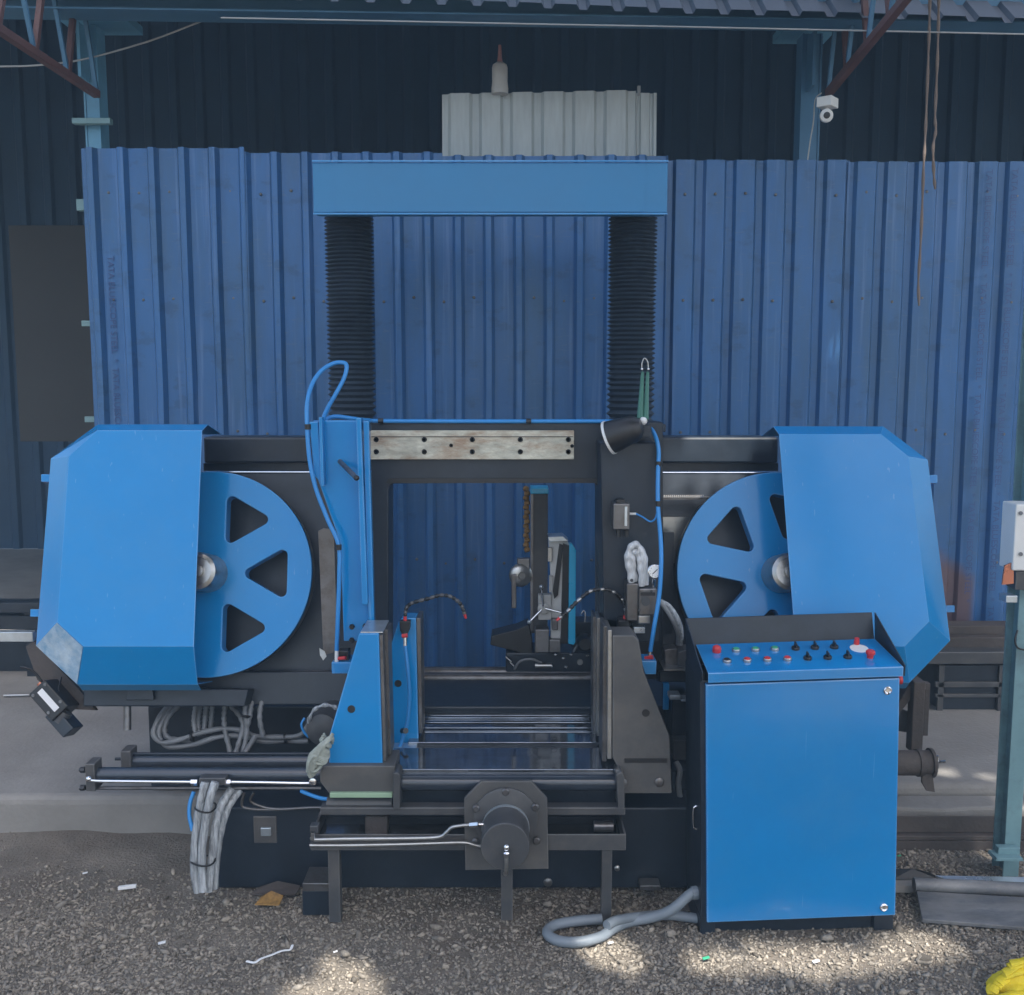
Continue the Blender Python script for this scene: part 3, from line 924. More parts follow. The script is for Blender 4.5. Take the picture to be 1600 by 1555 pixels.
zb1, zt1 = W(800, 333, 3.58).z, W(800, 254, 3.58).z
MB().box(x0 + 0.075, x1 - 0.075, 3.5775, 3.5795, zb1 + 0.004, zt1 - 0.004).build('name_panel', M['blue_dk'], cb_)
MB().box(x0, x1, 3.571, 3.5785, zt1 + 0.001, zt1 + 0.006).build('top_edge_glint', M['blue'], cb_)  # brighter strips added to paint highlights along the beam edges
MB().box(x0, x1, 3.571, 3.5785, zb1 - 0.006, zb1 - 0.001).build('bottom_edge_glint', M['blue'], cb_)

# --- tilted saw head
MB().pbox(318, 683, 1216, 724, 3.52, 3.64).build('upper_beam', M['black'], saw, bevel=0.008)
MB().pbox(318, 724, 1216, 736, 3.56, 3.66).build('beam_web', M['black'], saw)
for a_, b_ in ((330, 600), (930, 1230)):
    pts = [L(a_, 738, -0.16), L(b_, 738, -0.16), L(b_, 1052, -0.16), L(a_, 1052, -0.16)]
    MB().ext(pts, -HN * 0.01).build('back_plate', M['black'], saw)
MB().ext([L(300, 1049, -0.10), L(545, 1049, -0.10), L(545, 1102, -0.10), L(300, 1102, -0.10)], -HN * 0.10).build('lower_beam', M['black'], saw, bevel=0.005)
MB().ext([L(1030, 1049, -0.10), L(1110, 1049, -0.10), L(1110, 1066, -0.10), L(1030, 1066, -0.10)], -HN * 0.10).build('lower_beam', M['black'], saw, bevel=0.005)
MB().ext([L(130, 1072, -0.02), L(388, 1078, -0.02), L(382, 1104, -0.02), L(130, 1104, -0.02)], -HN * 0.12).build('under_guard', M['black'], saw, bevel=0.004)
MB().ext([L(200, 1075, 0.0), L(238, 1075, 0.0), L(240, 1094, 0.0), L(196, 1094, 0.0)], -HN * 0.015).build('hinge_block', M['black'], saw, bevel=0.002)
MB().cyl(L(199, 1100, -0.05), L(199, 1141, -0.05), 0.0125).build('stop_pin', M['steel_dk'], saw, smooth=40)


def rounded(poly, r, n=6):
    out = []
    N = len(poly)
    for i in range(N):
        p, a, b = Vector(poly[i]), Vector(poly[i - 1]), Vector(poly[(i + 1) % N])
        da, db = (a - p).normalized(), (b - p).normalized()
        ang = da.angle(db)
        d = r / math.tan(ang / 2)
        s0, s1 = p + da * d, p + db * d
        c = p + (da + db).normalized() * (r / math.sin(ang / 2))
        u0, u1 = s0 - c, s1 - c
        tot = u0.angle_signed(u1)
        for k in range(n + 1):
            q = u0.copy()
            q.rotate(Matrix.Rotation(-tot * k / n, 2))
            out.append(c + q)
    return out


def band_wheel(pc, ang0):
    R = (L(800 + 161, 896) - L(800, 896)).length
    c = L(*pc)
    bm = bmesh.new()
    ux = Vector((1, 0, 0))
    loops = []
    N = 120
    outer = [Vector((R * math.cos(2 * math.pi * i / N), R * math.sin(2 * math.pi * i / N))) for i in range(N)]
    loops.append(outer)
    for k in range(6):
        t = math.radians(ang0 + 60 * k)
        rd, tg = Vector((math.cos(t), math.sin(t))), Vector((-math.sin(t), math.cos(t)))
        tri = [rd * 0.30 * R, rd * 0.76 * R - tg * 0.265 * R, rd * 0.76 * R + tg * 0.265 * R]
        loops.append(rounded(tri, 0.052 * R))
    edges = []
    for lp in loops:
        vs = [bm.verts.new((p.x, p.y, 0)) for p in lp]
        for i in range(len(vs)):
            edges.append(bm.edges.new((vs[i], vs[(i + 1) % len(vs)])))
    bmesh.ops.triangle_fill(bm, use_beauty=True, use_dissolve=False, edges=edges)
    r = bmesh.ops.extrude_face_region(bm, geom=bm.faces[:])
    for v in r['geom']:
        if isinstance(v, bmesh.types.BMVert):
            v.co.z -= 0.055
    bmesh.ops.recalc_face_normals(bm, faces=bm.faces)
    me = bpy.data.meshes.new('band_wheel')
    Mx = Matrix((ux, HU, HN)).transposed().to_4x4()
    bm.transform(Mx)
    bm.to_mesh(me)
    bm.free()
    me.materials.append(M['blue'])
    me.shade_smooth()
    me.set_sharp_from_angle(angle=rad(30))
    o = bpy.data.objects.new('band_wheel', me)
    sc.collection.objects.link(o)
    put(o, c, saw)
    q = o.modifiers.new('bevel', 'BEVEL')
    q.width = 0.003
    q.segments = 2
    q.limit_method = 'ANGLE'
    q.angle_limit = rad(50)
    # rim tread, hub
    MB().lathe([(R * 1.004, -0.050), (R * 1.004, -0.012)], c, HN, 96, False).build('tread', M['steel_dk'], o, smooth=40)
    MB().lathe([(0.062, -0.02), (0.062, 0.10), (0.057, 0.122), (0.045, 0.128), (0.043, 0.118), (0.020, 0.118), (0.018, 0.135), (0.004, 0.136)], c, HN, 40).build('hub', M['steel'], o, smooth=30)
    return R


RW = band_wheel((326, 896), 0)
band_wheel((1219, 897), 78)
# blade, upper run edge on
ca, cb = L(326, 896), L(1219, 897)
tp = HU * (RW + 0.0006)
for p_, q_ in ((ca + tp, cb + tp),):
    MB().obox((p_ + q_) / 2 - HN * 0.03, (q_ - p_) / 2, HU * 0.0011, HN * 0.019).build('saw_blade', M['chrome'], saw)


def wheel_cover(front, outer, tabs):
    d0, d1, d2 = 0.165, 0.085, -0.075
    F = [L(a, b, d0) for a, b in front]
    O = [L(a, b, d1) for a, b in outer]
    B = [p - HN * (d1 - d2) for p in O]
    n = len(F)
    v = F + O + B
    f = [tuple(range(n))]
    for i in range(n - 1):
        f.append((i, i + 1, n + i + 1, n + i))
        f.append((n + i, n + i + 1, 2 * n + i + 1, 2 * n + i))
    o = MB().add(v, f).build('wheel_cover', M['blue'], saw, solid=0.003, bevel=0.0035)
    MB().add([O[-2] - HU * 0.0005, O[-1] - HU * 0.0005, O[-1] - HU * 0.020 - HN * 0.035, O[-2] - HU * 0.020 - HN * 0.035], [(0, 1, 2, 3)]).build('lower_flange', M['blue_dk'], o, solid=0.003)
    for a, b, c_, d in tabs:
        MB().ext([L(a, b, 0.03), L(c_, b, 0.03), L(c_, d, 0.03), L(a, d, 0.03)], -HN * 0.03).build('hinge_tab', M['blue'], o, bevel=0.002)
    return o, F, O


cl, Fl, Ol = wheel_cover([(316, 673), (152, 673), (108, 713), (90, 972), (131, 1010), (303, 1010)],
                 [(325, 664), (153, 664), (80, 717), (57, 1008), (122, 1069), (309, 1069)],
                 [(64, 741, 90, 753), (47, 952, 70, 964)])
cr_, Fr, Or = wheel_cover([(1217, 679), (1376, 679), (1419, 714), (1451, 971), (1413, 1010), (1243, 1010)],
                 [(1208, 667), (1380, 667), (1449, 719), (1484, 1001), (1421, 1066), (1250, 1066)],
                 [(1442, 742, 1465, 755), (1470, 946, 1492, 957)])
# pale overlay painting the reflection on the left cover corner
q = [Fl[3], Fl[4], Ol[4], Ol[3]]
cen = sum(q, Vector()) / 4
nn = (q[1] - q[0]).cross(q[3] - q[0]).normalized()
if nn.y > 0: nn = -nn
q2 = [cen + (p - cen) * 0.985 + nn * 0.003 for p in q]
MB().ext(q2, nn * 0.0012).build('corner_reflection', M['corner_glare'], cl, label='pale overlay painted as the reflection on the cover corner')

# lower left drive fitting
t = saw
gb = L(86, 1093, -0.02)
ea = (L(112, 1122, -0.02) - L(62, 1066, -0.02)).normalized()
eb = ea.cross(HN).normalized()
o = MB().obox(gb, ea * 0.058, eb * 0.034, HN * 0.05).build('limit_switch', M['blackp'], saw, bevel=0.004)
MB().obox(gb + HN * 0.052 - eb * 0.002, ea * 0.042, eb * 0.010, HN * 0.001).build('label_plate', M['paper'], o)
for s1 in (-0.045, 0.03):
    for s2 in (-0.026, 0.024):
        MB().lathe([(0.005, 0), (0.005, 0.003)], gb + HN * 0.05 + ea * s1 + eb * s2, HN, 10).build('screw', M['steel_dk'], o)
MB().cyl(gb - ea * 0.056, gb - ea * 0.074, 0.012).build('gland', M['copper'], o, smooth=40)
MB().obox(gb + ea * 0.035 + HU * -0.045 + Vector((0.01, 0, 0)), ea * 0.045, eb * 0.022, HN * 0.04).build('bracket', M['black'], o, bevel=0.003)
MB().cyl(L(103, 1112, 0.0), L(92, 1128, 0.0), 0.022).build('roller', M['dark'], o, smooth=40)
tube([L(66, 1066, 0), L(55, 1052, 0.01), L(42, 1044, 0.02), L(32, 1043, 0.02)], 0.004).build('lead', M['blackp'], o, smooth=60)
tube([L(96, 1058, -0.03), L(92, 1080, 0.0), L(100, 1104, 0.02), L(106, 1128, 0.0)], 0.003).build('lead', M['blackp'], o, smooth=60)
MB().ext([L(52, 1003, -0.06), L(122, 1076, -0.06), L(150, 1110, -0.06), L(110, 1108, -0.06), L(58, 1062, -0.06), L(40, 1010, -0.06)], -HN * 0.02).build('lower_shroud', M['rust'], saw)

# portal plate with the cutting opening
def arc(cx_, cy_, r, a0, a1, n=5):
    return [(cx_ + r * math.cos(math.radians(a0 + (a1 - a0) * k / n)), cy_ - r * math.sin(math.radians(a0 + (a1 - a0) * k / n))) for k in range(n + 1)]


pp_ = [(580, 660), (1036, 660), (1036, 1062), (935, 1062)] + arc(923, 766, 12, 0, 90) + arc(617, 766, 10, 90, 180) + [(607, 1062), (580, 1062)]
MB().pext(pp_, 3.36, 3.50).build('portal_plate', M['black'], saw, bevel=0.004)
MB().pext([(607, 748), (935, 748), (940, 755), (603, 755)], 3.352, 3.3595).build('opening_lip', M['blackp'], saw)
rp = MB().pbox(579, 673, 897, 718, 3.335, 3.3585).build('mounting_plate', M['rust_plate'], saw, bevel=0.002, label='weathered pale mounting plate with rust stains and bolt holes')
MB().pbox(580, 682, 896, 683.2, 3.3335, 3.3348).build('scribed_slot', M['rust'], rp)
for a, b in ((588, 687), (588, 706), (663, 687), (663, 706), (705, 696), (738, 687), (738, 706), (813, 687), (813, 706), (888, 687), (888, 706), (894, 697)):
    p = W(a, b, 3.335)
    r_ = 0.0085 if b != 697 and b != 696 else 0.006
    MB().lathe([(r_, 0), (r_, -0.003), (r_ * 0.7, -0.003), (r_ * 0.65, 0.0)], p, (0, 1, 0), 14).build('socket_bolt', M['blackp'], rp, smooth=40)

# left blade guide arm, blue folded channel
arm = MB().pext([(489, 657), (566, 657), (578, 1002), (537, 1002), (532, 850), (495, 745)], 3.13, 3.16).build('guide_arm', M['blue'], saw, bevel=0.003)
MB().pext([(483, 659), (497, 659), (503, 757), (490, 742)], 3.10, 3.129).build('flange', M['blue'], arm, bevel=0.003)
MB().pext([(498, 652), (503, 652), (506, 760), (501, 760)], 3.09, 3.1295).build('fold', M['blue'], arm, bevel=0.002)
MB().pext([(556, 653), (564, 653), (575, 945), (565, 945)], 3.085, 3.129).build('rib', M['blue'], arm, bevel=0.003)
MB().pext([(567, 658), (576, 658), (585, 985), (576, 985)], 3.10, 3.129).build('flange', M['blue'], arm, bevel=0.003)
MB().cyl(W(531, 721, 3.13), W(556, 746, 3.00), 0.0075).build('clamp_handle', M['steel_dk'], arm, smooth=40)
MB().ball(W(557, 747, 2.995), 0.0085).build('handle_tip', M['blackp'], arm, smooth=60)
for a, b in ((550, 979), (571, 978), (550, 1000)):
    MB().lathe([(0.009, 0), (0.009, -0.006), (0.006, -0.010)], W(a, b, 3.13), (0, 1, 0), 6).build('bolt', M['blackp'], arm)
ft = MB().pbox(518, 1035, 578, 1053, 3.06, 3.15).build('guide_foot', M['blue'], saw, bevel=0.003)
MB().pbox(521, 1017, 545, 1034, 3.08, 3.12).build('nozzle_block', M['blackp'], ft, bevel=0.003)
MB().cyl(W(526, 1036, 3.07), W(526, 1014, 3.07), 0.006).build('hose_fitting', M['white'], ft, smooth=40)
MB().cyl(W(529, 1029, 3.07), W(540, 1028, 3.06), 0.0055).build('tap', M['red'], ft, smooth=40)
MB().pext([(497, 830), (505, 826), (522, 828), (528, 1018), (505, 1024)], 3.26, 3.27).build('splash_shield', M['steel_dk'], saw, bevel=0.001)
MB().pext([(499, 1013), (507, 1018), (510, 1026), (505, 1032), (500, 1024)], 3.2, 3.203).build('bent_tab', M['tin'], saw)
# thin light strip of the lower blade behind
MB().pbox(400, 1048, 510, 1050, 3.36, 3.38).build('guide_strip', M['chrome'], saw)

# right guide arm
ra = MB().pext([(938, 692), (1030, 692), (1032, 1004), (944, 1004)], 3.20, 3.355).build('guide_arm', M['black'], saw, bevel=0.005, label='black guide arm carrying the right blade guide')
ft = MB().pext([(1002, 1033), (1026, 1033), (1025, 1054), (1008, 1054)], 3.02, 3.10).build('guide_foot', M['blue'], saw, bevel=0.002)
MB().cyl(W(1014, 1034, 3.05), W(1016, 1016, 3.05), 0.0055).build('hose_fitting', M['chrome'], ft, smooth=40)
MB().cyl(W(1008, 1029, 3.05), W(1020, 1027, 3.04), 0.007).build('tap', M['red'], ft, smooth=40)
sb = MB().pbox(958, 787, 984, 828, 3.14, 3.198).build('sensor_box', M['steel_dk'], saw, bevel=0.004)
MB().pbox(963, 781, 977, 787, 3.15, 3.19).build('cap', M['blackp'], sb, bevel=0.002)
MB().pbox(976, 792, 980, 822, 3.134, 3.139).build('indicator_strip', M['tin'], sb)
for q_ in (966, 979):
    MB().cyl(W(q_, 828, 3.17), W(q_, 839, 3.17), 0.007).build('terminal', M['blackp'], sb, smooth=40)
MB().cyl(W(984, 803, 3.16), W(994, 803, 3.155), 0.004).build('connector', M['white'], sb, smooth=40)
tube([W(994, 803, 3.155), W(1004, 808, 3.14), (W(1016, 815, 3.13)), W(1024, 810, 3.12), W(1028, 795, 3.12)], 0.0028).build('sensor_cable', M['hoseblue'], sb, smooth=60)
vb = MB().pbox(979, 912, 998, 971, 3.12, 3.198).build('valve_block', M['steel_dk'], saw, bevel=0.004, label='grey hydraulic valve block')
MB().pbox(998.5, 920, 1026, 962, 3.10, 3.197).build('valve_body', M['steel_dk'], vb, bevel=0.004)
MB().pbox(997, 962, 1016, 975, 3.11, 3.19).build('valve_foot', M['steel'], vb, bevel=0.003)
MB().pbox(1001, 926, 1024, 931, 3.094, 3.0995).build('step', M['blackp'], vb)
for a, b, r_ in ((1009, 940, 0.014), (987, 907, 0.005), (999, 953, 0.004), (1018, 924, 0.004)):
    MB().cyl(W(a, b, 3.10), W(a, b, 3.085), r_).build('plug', M['blackp'], vb, smooth=40)
gp = W(1023, 893, 3.08)
ga = MB().lathe([(0.0205, 0.016), (0.0215, 0.010), (0.0215, -0.002), (0.0195, -0.004)], gp, (-0.05, 1, -0.12), 30).build('pressure_gauge', M['chrome'], saw, smooth=40)
gd_ = Vector((-0.05, 1, -0.12)).normalized()
MB().lathe([(0.0188, -0.0045), (0.0186, -0.0055)], gp, gd_, 30).build('dial', M['dial'], ga)
MB().obox(gp - gd_ * 0.0065 + Vector((-0.002, 0, -0.002)), Vector((0.009, 0, 0.009)), Vector((0.0008, 0, -0.0008)), gd_ * 0.0004).build('needle', M['blackp'], ga)
ux_, uy_, _ = basis(gd_)
for k in range(9):
    t_ = rad(-40 + k * 32.5)
    dd = ux_ * math.cos(t_) + uy_ * math.sin(t_)
    MB().obox(gp - gd_ * 0.0060 + dd * 0.0155, dd * 0.002, dd.cross(gd_) * 0.0005, gd_ * 0.0003).build('tick', M['blackp'], ga)
MB().cyl(W(1022, 904, 3.09), W(1020, 922, 3.12), 0.005).build('gauge_stem', M['chrome'], ga, smooth=40)
for pts in ([(987, 910), (984, 893), (981, 872), (985, 856), (994, 851), (1003, 862), (1007, 880), (1009, 914)], [(992, 908), (990, 888), (988, 870), (993, 862), (999, 872), (1002, 892), (1003, 916)]):
    tube([W(a, b, 3.14 - 0.02 * i / 8) for i, (a, b) in enumerate(pts)], lambda t: 0.011 + 0.0022 * math.sin(t * 37) * math.sin(t * 13), 9, 12).build('wrapped_hose', M['sleeve_lt'], saw, smooth=60)
for dx_ in (0, 8):
    tube([W(1026 + dx_ * 0.3, 935 + dx_ * 0.4, 3.13), W(1038 + dx_, 948, 3.12), W(1052 + dx_, 970, 3.12), W(1060 + dx_ * 0.6, 990, 3.14), W(1060 + dx_ * 0.4, 1006, 3.17)], 0.008).build('hydraulic_hose', M['sleeve'] if dx_ else M['hosegrey'], saw, smooth=60)
# right side fittings beside the guide
MB().pext([(1038, 1016), (1048, 1014), (1058, 1014), (1060, 1046), (1040, 1046)], 3.2, 3.26).build('guide_block', M['steel_dk'], saw, bevel=0.002)
MB().pext([(1060, 1020), (1070, 1016), (1084, 1018), (1084, 1046), (1060, 1046)], 3.18, 3.26).build('guide_block', M['dark'], saw, bevel=0.002)
MB().pbox(1038, 1046, 1098, 1048, 3.15, 3.26).build('guide_strip', M['steel'], saw)
MB().pbox(1036, 832, 1052, 990, 3.37, 3.39).build('side_plate', M['black'], saw)
MB().pext([(1036, 808), (1090, 808), (1072, 838), (1060, 880), (1036, 880)], 3.44, 3.45).build('worn_plate', M['steel'], saw)
# coarse teeth of the brush strip under the upper beam
bs = MB().pbox(1036, 777, 1110, 781, 3.42, 3.44).build('brush_strip', M['steel_dk'], saw)
for k in range(20):
    MB().pbox(1037 + 3.2 * k, 773.5, 1038.8 + 3.2 * k, 777.5, 3.415, 3.425).build('tooth', M['chrome'], bs)

# work lamp
lm = thing('work_lamp', 'black work lamp on a green spring arm at the portal corner', 'lamp', W(1002, 660, 3.3))
p0, p1 = W(997, 667, 3.12), W(952, 684, 3.15)
MB().lathe([(0.020, -0.012), (0.034, 0.0), (0.040, 0.012), (0.046, 0.05), (0.052, (p1 - p0).length)], p0, p1 - p0, 32).build('shade', M['blackp'], lm, smooth=35)
MB().lathe([(0.0535, -0.004), (0.0535, 0.004), (0.050, 0.0045)], p1, p1 - p0, 32).build('rim', M['white'], lm, smooth=35)
MB().lathe([(0.036, -0.002), (0.036, 0.006)], p0 + (p1 - p0) * 0.14, p1 - p0, 32).build('collar', M['dark'], lm, smooth=35)
MB().ball(W(1005, 658, 3.14), 0.0125).build('ball_joint', M['white'], lm, smooth=60)
for a, b, c_, d in ((1000, 655, 1004, 582), (1009, 656, 1012, 582)):
    MB().cyl(W(a, b, 3.15), W(c_, d, 3.22), 0.0105 if a == 1000 else 0.009, 0.005).build('arm', M['armgreen'], lm, smooth=40)
tube([W(1003, 578, 3.22), W(1003, 568, 3.22), W(1007, 560, 3.22), W(1012, 566, 3.22), W(1013, 578, 3.22)], 0.002).build('spring_clip', M['steel'], lm, smooth=60)
for a in (1003, 1013):
    MB().ball(W(a, 577, 3.215), 0.0045).build('pivot', M['chrome'], lm, smooth=60)
MB().pbox(998, 664, 1018, 684, 3.14, 3.358).build('bracket', M['black'], lm, bevel=0.003)

# long blue coolant hoses
tube([W(526, 1016, 3.07), W(528, 960, 3.06), W(530, 900, 3.06), W(529, 852, 3.07), W(512, 812, 3.08), W(494, 765, 3.085), W(484, 720, 3.09), W(480, 670, 3.10), W(480, 630, 3.12), W(488, 600, 3.15), W(504, 578, 3.18), W(525, 567, 3.2), W(541, 570, 3.2), W(538, 590, 3.19), W(525, 615, 3.18), W(511, 640, 3.18), W(505, 658, 3.18), W(503, 690, 3.18)], 0.0068, 10).build('coolant_hose', M['hoseblue'], saw, smooth=60)
tube([W(508, 660, 3.19), W(513, 654, 3.2), W(525, 651, 3.2), W(550, 654, 3.22), W(575, 657, 3.30), W(600, 658, 3.34), W(760, 658.5, 3.35), W(930, 658.5, 3.35), W(990, 660, 3.32), W(1014, 668, 3.24), W(1024, 682, 3.19), W(1029, 705, 3.17), W(1028, 740, 3.15), W(1028, 790, 3.12), W(1032, 840, 3.10), W(1033, 880, 3.07), W(1030, 930, 3.06), W(1022, 980, 3.05), W(1016, 1018, 3.05)], 0.0068, 10).build('coolant_hose', M['hoseblue'], saw, smooth=60)
for a, b, y_ in ((529, 855, 3.065), (481, 667, 3.10), (595, 658, 3.335), (826, 658.5, 3.345), (1029, 725, 3.16), (1029, 787, 3.12)):
    MB().lathe([(0.0095, -0.008), (0.0095, 0.008)], W(a, b, y_), (1, 0, 0) if 590 < a < 830 else (0, 0, 1), 14).build('hose_clip', M['blackp'], saw, smooth=40)

# --- vise
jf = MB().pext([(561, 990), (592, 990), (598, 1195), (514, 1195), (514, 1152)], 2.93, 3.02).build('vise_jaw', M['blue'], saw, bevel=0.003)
MB().pext([(592.7, 992), (598, 992), (604, 1190), (598.7, 1190)], 2.935, 3.05).build('jaw_face', M['steel_dk'], jf, bevel=0.001)
MB().pext([(600, 984), (606, 984), (611, 1180), (606, 1180)], 2.99, 3.08).build('jaw_face', M['steel_dk'], jf, bevel=0.001)
zt_ = W(580, 990, 2.93).z
MB().box(W(563, 990, 2.93).x, W(598, 990, 2.93).x, 2.935, 3.08, zt_ + 0.0005, zt_ + 0.004).build('top_plate', M['tin'], jf)
MB().lathe([(0.0115, 0.002), (0.0115, -0.002)], W(549, 1108, 2.93), (0, 1, 0), 20).build('pin_hole', M['blackp'], jf)
jr = MB().pext([(627, 966), (650, 966), (654, 1166), (600, 1166), (600, 1040), (622, 974)], 3.22, 3.30).build('vise_jaw', M['blue'], saw, bevel=0.003)
MB().pext([(650.6, 966), (657, 966), (660, 1146), (655, 1146)], 3.225, 3.33).build('jaw_face', M['steel_dk'], jr, bevel=0.001)
MB().lathe([(0.0115, 0.002), (0.0115, -0.002)], W(622, 1068, 3.22), (0, 1, 0), 20).build('pin_hole', M['blackp'], jr)
MB().pext([(624, 971), (641, 971), (640, 984), (636, 993), (629, 993), (625, 986)], 3.19, 3.219).build('hose_holder', M['blackp'], jr, bevel=0.002)
MB().cyl(W(633, 971, 3.2), W(633, 963, 3.2), 0.0065, 0.005).build('nozzle_base', M['red'], jr, smooth=40)
MB().cyl(W(628, 994, 3.18), W(637, 993, 3.18), 0.0065).build('tap', M['red'], jr, smooth=40)
MB().cyl(W(633, 990, 3.185), W(633, 1009, 3.18), 0.0058).build('hose_fitting', M['chrome'], jr, smooth=40)
tube([W(633, 1009, 3.18), W(637, 1045, 3.17), W(640, 1085, 3.17), W(637, 1125, 3.17), W(629, 1155, 3.17), W(619, 1182, 3.16)], 0.006).build('coolant_hose', M['hoseblue'], jr, smooth=60)
MB().cyl(W(629, 1142, 3.19), W(634, 1142, 3.16), 0.009).build('hose_clip', M['blackp'], jr, smooth=40)
MB().pbox(602, 1167, 652, 1178, 3.19, 3.29).build('jaw_base', M['blackp'], jr, bevel=0.002)
MB().pbox(602, 1178, 648, 1190, 3.10, 3.20).build('jaw_slide', M['tin'], jr, bevel=0.002)


def bead(pts, n, mats, r, name, parent):
    pth = spl(pts, 24)
    step = len(pth) / n
    for k in range(n):
        p = pth[int(k * step)]
        q_ = pth[min(len(pth) - 1, int((k + 1) * step))]
        ax_ = q_ - p
        h = ax_.length
        MB().lathe([(r * 0.62, 0), (r, h * 0.3), (r, h * 0.62), (r * 0.7, h * 1.02)], p, ax_, 10).build(name, mats[k % len(mats)], parent, smooth=45)
    return pth[-1], (pth[-1] - pth[-4]).normalized()


e, d_ = bead([W(633, 963, 3.2), W(635, 950, 3.2), W(645, 942, 3.19), W(668, 936, 3.18), W(690, 930, 3.17), W(708, 934, 3.16), W(721, 946, 3.16), W(726, 960, 3.16)], 20, [M['blackp'], M['dark']], 0.0066, 'nozzle_bead', jr)
MB().cyl(e, e + d_ * 0.014, 0.005, 0.0035).build('nozzle_tip', M['red'], jr, smooth=40)

jg = MB().pext([(957, 993), (990, 993), (998, 1000), (1006, 1050), (1046, 1150), (1050, 1240), (975, 1240), (966, 1200), (957, 1184)], 2.93, 3.04).build('vise_jaw', M['primer'], saw, bevel=0.003, label='dark grey fixed vise jaw')
MB().pext([(950, 985), (956, 985), (955.5, 1186), (949, 1186)], 2.935, 3.06).build('jaw_face', M['steel'], jg, bevel=0.001)
MB().pext([(943, 979), (948.5, 979), (947.5, 1190), (941, 1190)], 2.98, 3.10).build('jaw_face', M['steel_dk'], jg, bevel=0.001)
MB().lathe([(0.0115, 0.002), (0.0115, -0.002)], W(1009, 1114, 2.93), (0, 1, 0), 20).build('pin_hole', M['blackp'], jg)
MB().lathe([(0.0145, 0.002), (0.0145, -0.004), (0.012, -0.006)], W(1030, 1222, 2.93), (0, 1, 0), 22).build('pin_bolt', M['steel_dk'], jg, smooth=40)
MB().lathe([(0.0155, 0.002), (0.0155, -0.004), (0.013, -0.006)], W(972, 1224, 2.90), (0, 1, 0), 22).build('pin_bolt', M['steel_dk'], jg, smooth=40)
MB().pbox(976, 1186, 1042, 1192, 2.9255, 2.9295).build('slot', M['blackp'], jg)
jh = MB().pext([(938.5, 968), (962, 968), (986, 1002), (986, 1162), (938.5, 1162)], 3.20, 3.30).build('vise_jaw', M['blackp'], saw, bevel=0.003, label='black rear vise jaw on the right')
MB().pext([(927, 964), (931.5, 964), (931.5, 1166), (926.5, 1166)], 3.26, 3.36).build('jaw_face', M['steel_dk'], jh, bevel=0.001)
MB().pext([(933, 966), (938, 966), (937, 1150), (932.5, 1150)], 3.205, 3.30).build('jaw_face', M['steel'], jh, bevel=0.001)
MB().pbox(966, 970, 984, 990, 3.14, 3.198).build('hose_holder', M['blackp'], jh, bevel=0.002)
MB().pbox(990, 980, 1008, 990, 3.15, 3.20).build('switch_cap', M['tin'], jh, bevel=0.002)
MB().cyl(W(977, 970, 3.17), W(977, 961, 3.17), 0.0085, 0.006).build('nozzle_base', M['red'], jh, smooth=40)
tube([W(950, 966, 3.25), W(958, 964, 3.24), (W(964, 966, 3.23)), W(966, 972, 3.22)], 0.002).build('spring_clip', M['steel'], jh, smooth=60)
e, d_ = bead([W(977, 961, 3.17), W(977, 950, 3.165), W(971, 935, 3.16), W(956, 924, 3.15), W(938, 921, 3.14), W(920, 925, 3.13), W(902, 940, 3.12), W(886, 956, 3.11), W(874, 966, 3.1)], 24, [M['blackp'], M['blackp'], M['steel']], 0.0066, 'nozzle_bead', jh)
MB().cyl(e, e + d_ * 0.012, 0.0055, 0.0035).build('nozzle_tip', M['red'], jh, smooth=40)

# saddle, rails, rollers, legs of the vise stand
sd = MB().pext([(506, 1197), (617, 1197), (617, 1240), (514, 1240), (500, 1222), (500, 1204)], 2.905, 3.04).build('vise_saddle', M['primer'], saw, bevel=0.003)
MB().pbox(515, 1239, 613, 1247, 2.895, 2.93).build('tape_strip', M['palegreen'], sd, bevel=0.002)
p, q_ = W(512, 1256, 2.93), W(613, 1256, 2.93)
MB().cyl(p, q_, 0.024, n=24).build('guide_tube', M['dark'], sd, smooth=40)
MB().pext([(614, 1208), (620, 1207), (625, 1211), (625, 1264), (614, 1267)], 2.88, 2.95).build('end_bracket', M['dark'], sd, bevel=0.003)
p, q_ = W(626, 1222, 2.94), W(970, 1222, 2.94)
MB().cyl(p, q_, 0.026, n=28).build('front_roller', M['enamel'], saw, smooth=40)
MB().pbox(622, 1230, 972, 1260, 2.97, 3.05).build('front_beam', M['black'], saw, bevel=0.004)
MB().pext([(963, 1210), (972, 1206), (976, 1214), (976, 1262), (966, 1266)], 2.88, 2.96).build('roller_bracket', M['dark'], saw, bevel=0.003)
MB().pbox(962, 1203, 972, 1207, 2.9, 2.94).build('roller_clip', M['chrome'], saw)
st = MB().pbox(500, 1262, 977, 1274, 2.89, 2.93).build('upper_rail', M['dark'], saw, bevel=0.003)
zr0, zr1 = W(730, 1329, 2.84).z, W(730, 1304, 2.84).z
xr0, xr1 = W(485, 1316, 2.84).x, W(978, 1316, 2.84).x
MB().box(xr0, xr1, 2.84, 2.846, zr0, zr1).build('lower_rail', M['dark'], saw, bevel=0.002)
for xx_ in (xr0, xr1 - 0.006):
    MB().box(xx_, xx_ + 0.006, 2.8465, 3.06, zr0, zr1).build('side_rail', M['dark'], saw, bevel=0.001)
MB().box(xr0 + 0.007, xr1 - 0.007, 2.8465, 3.055, zr0 + 0.002, zr0 + 0.006).build('drip_tray', M['gloss'], saw)
MB().pbox(570, 1276, 605, 1306, 2.93, 2.99).build('tray_bracket', M['rust'], saw, bevel=0.006)
for a_ in (575, 596):
    MB().cyl(W(a_, 1306, 2.94), W(a_, 1299, 2.94), 0.006).build('grease_nipple', M['steel'], saw, smooth=40)
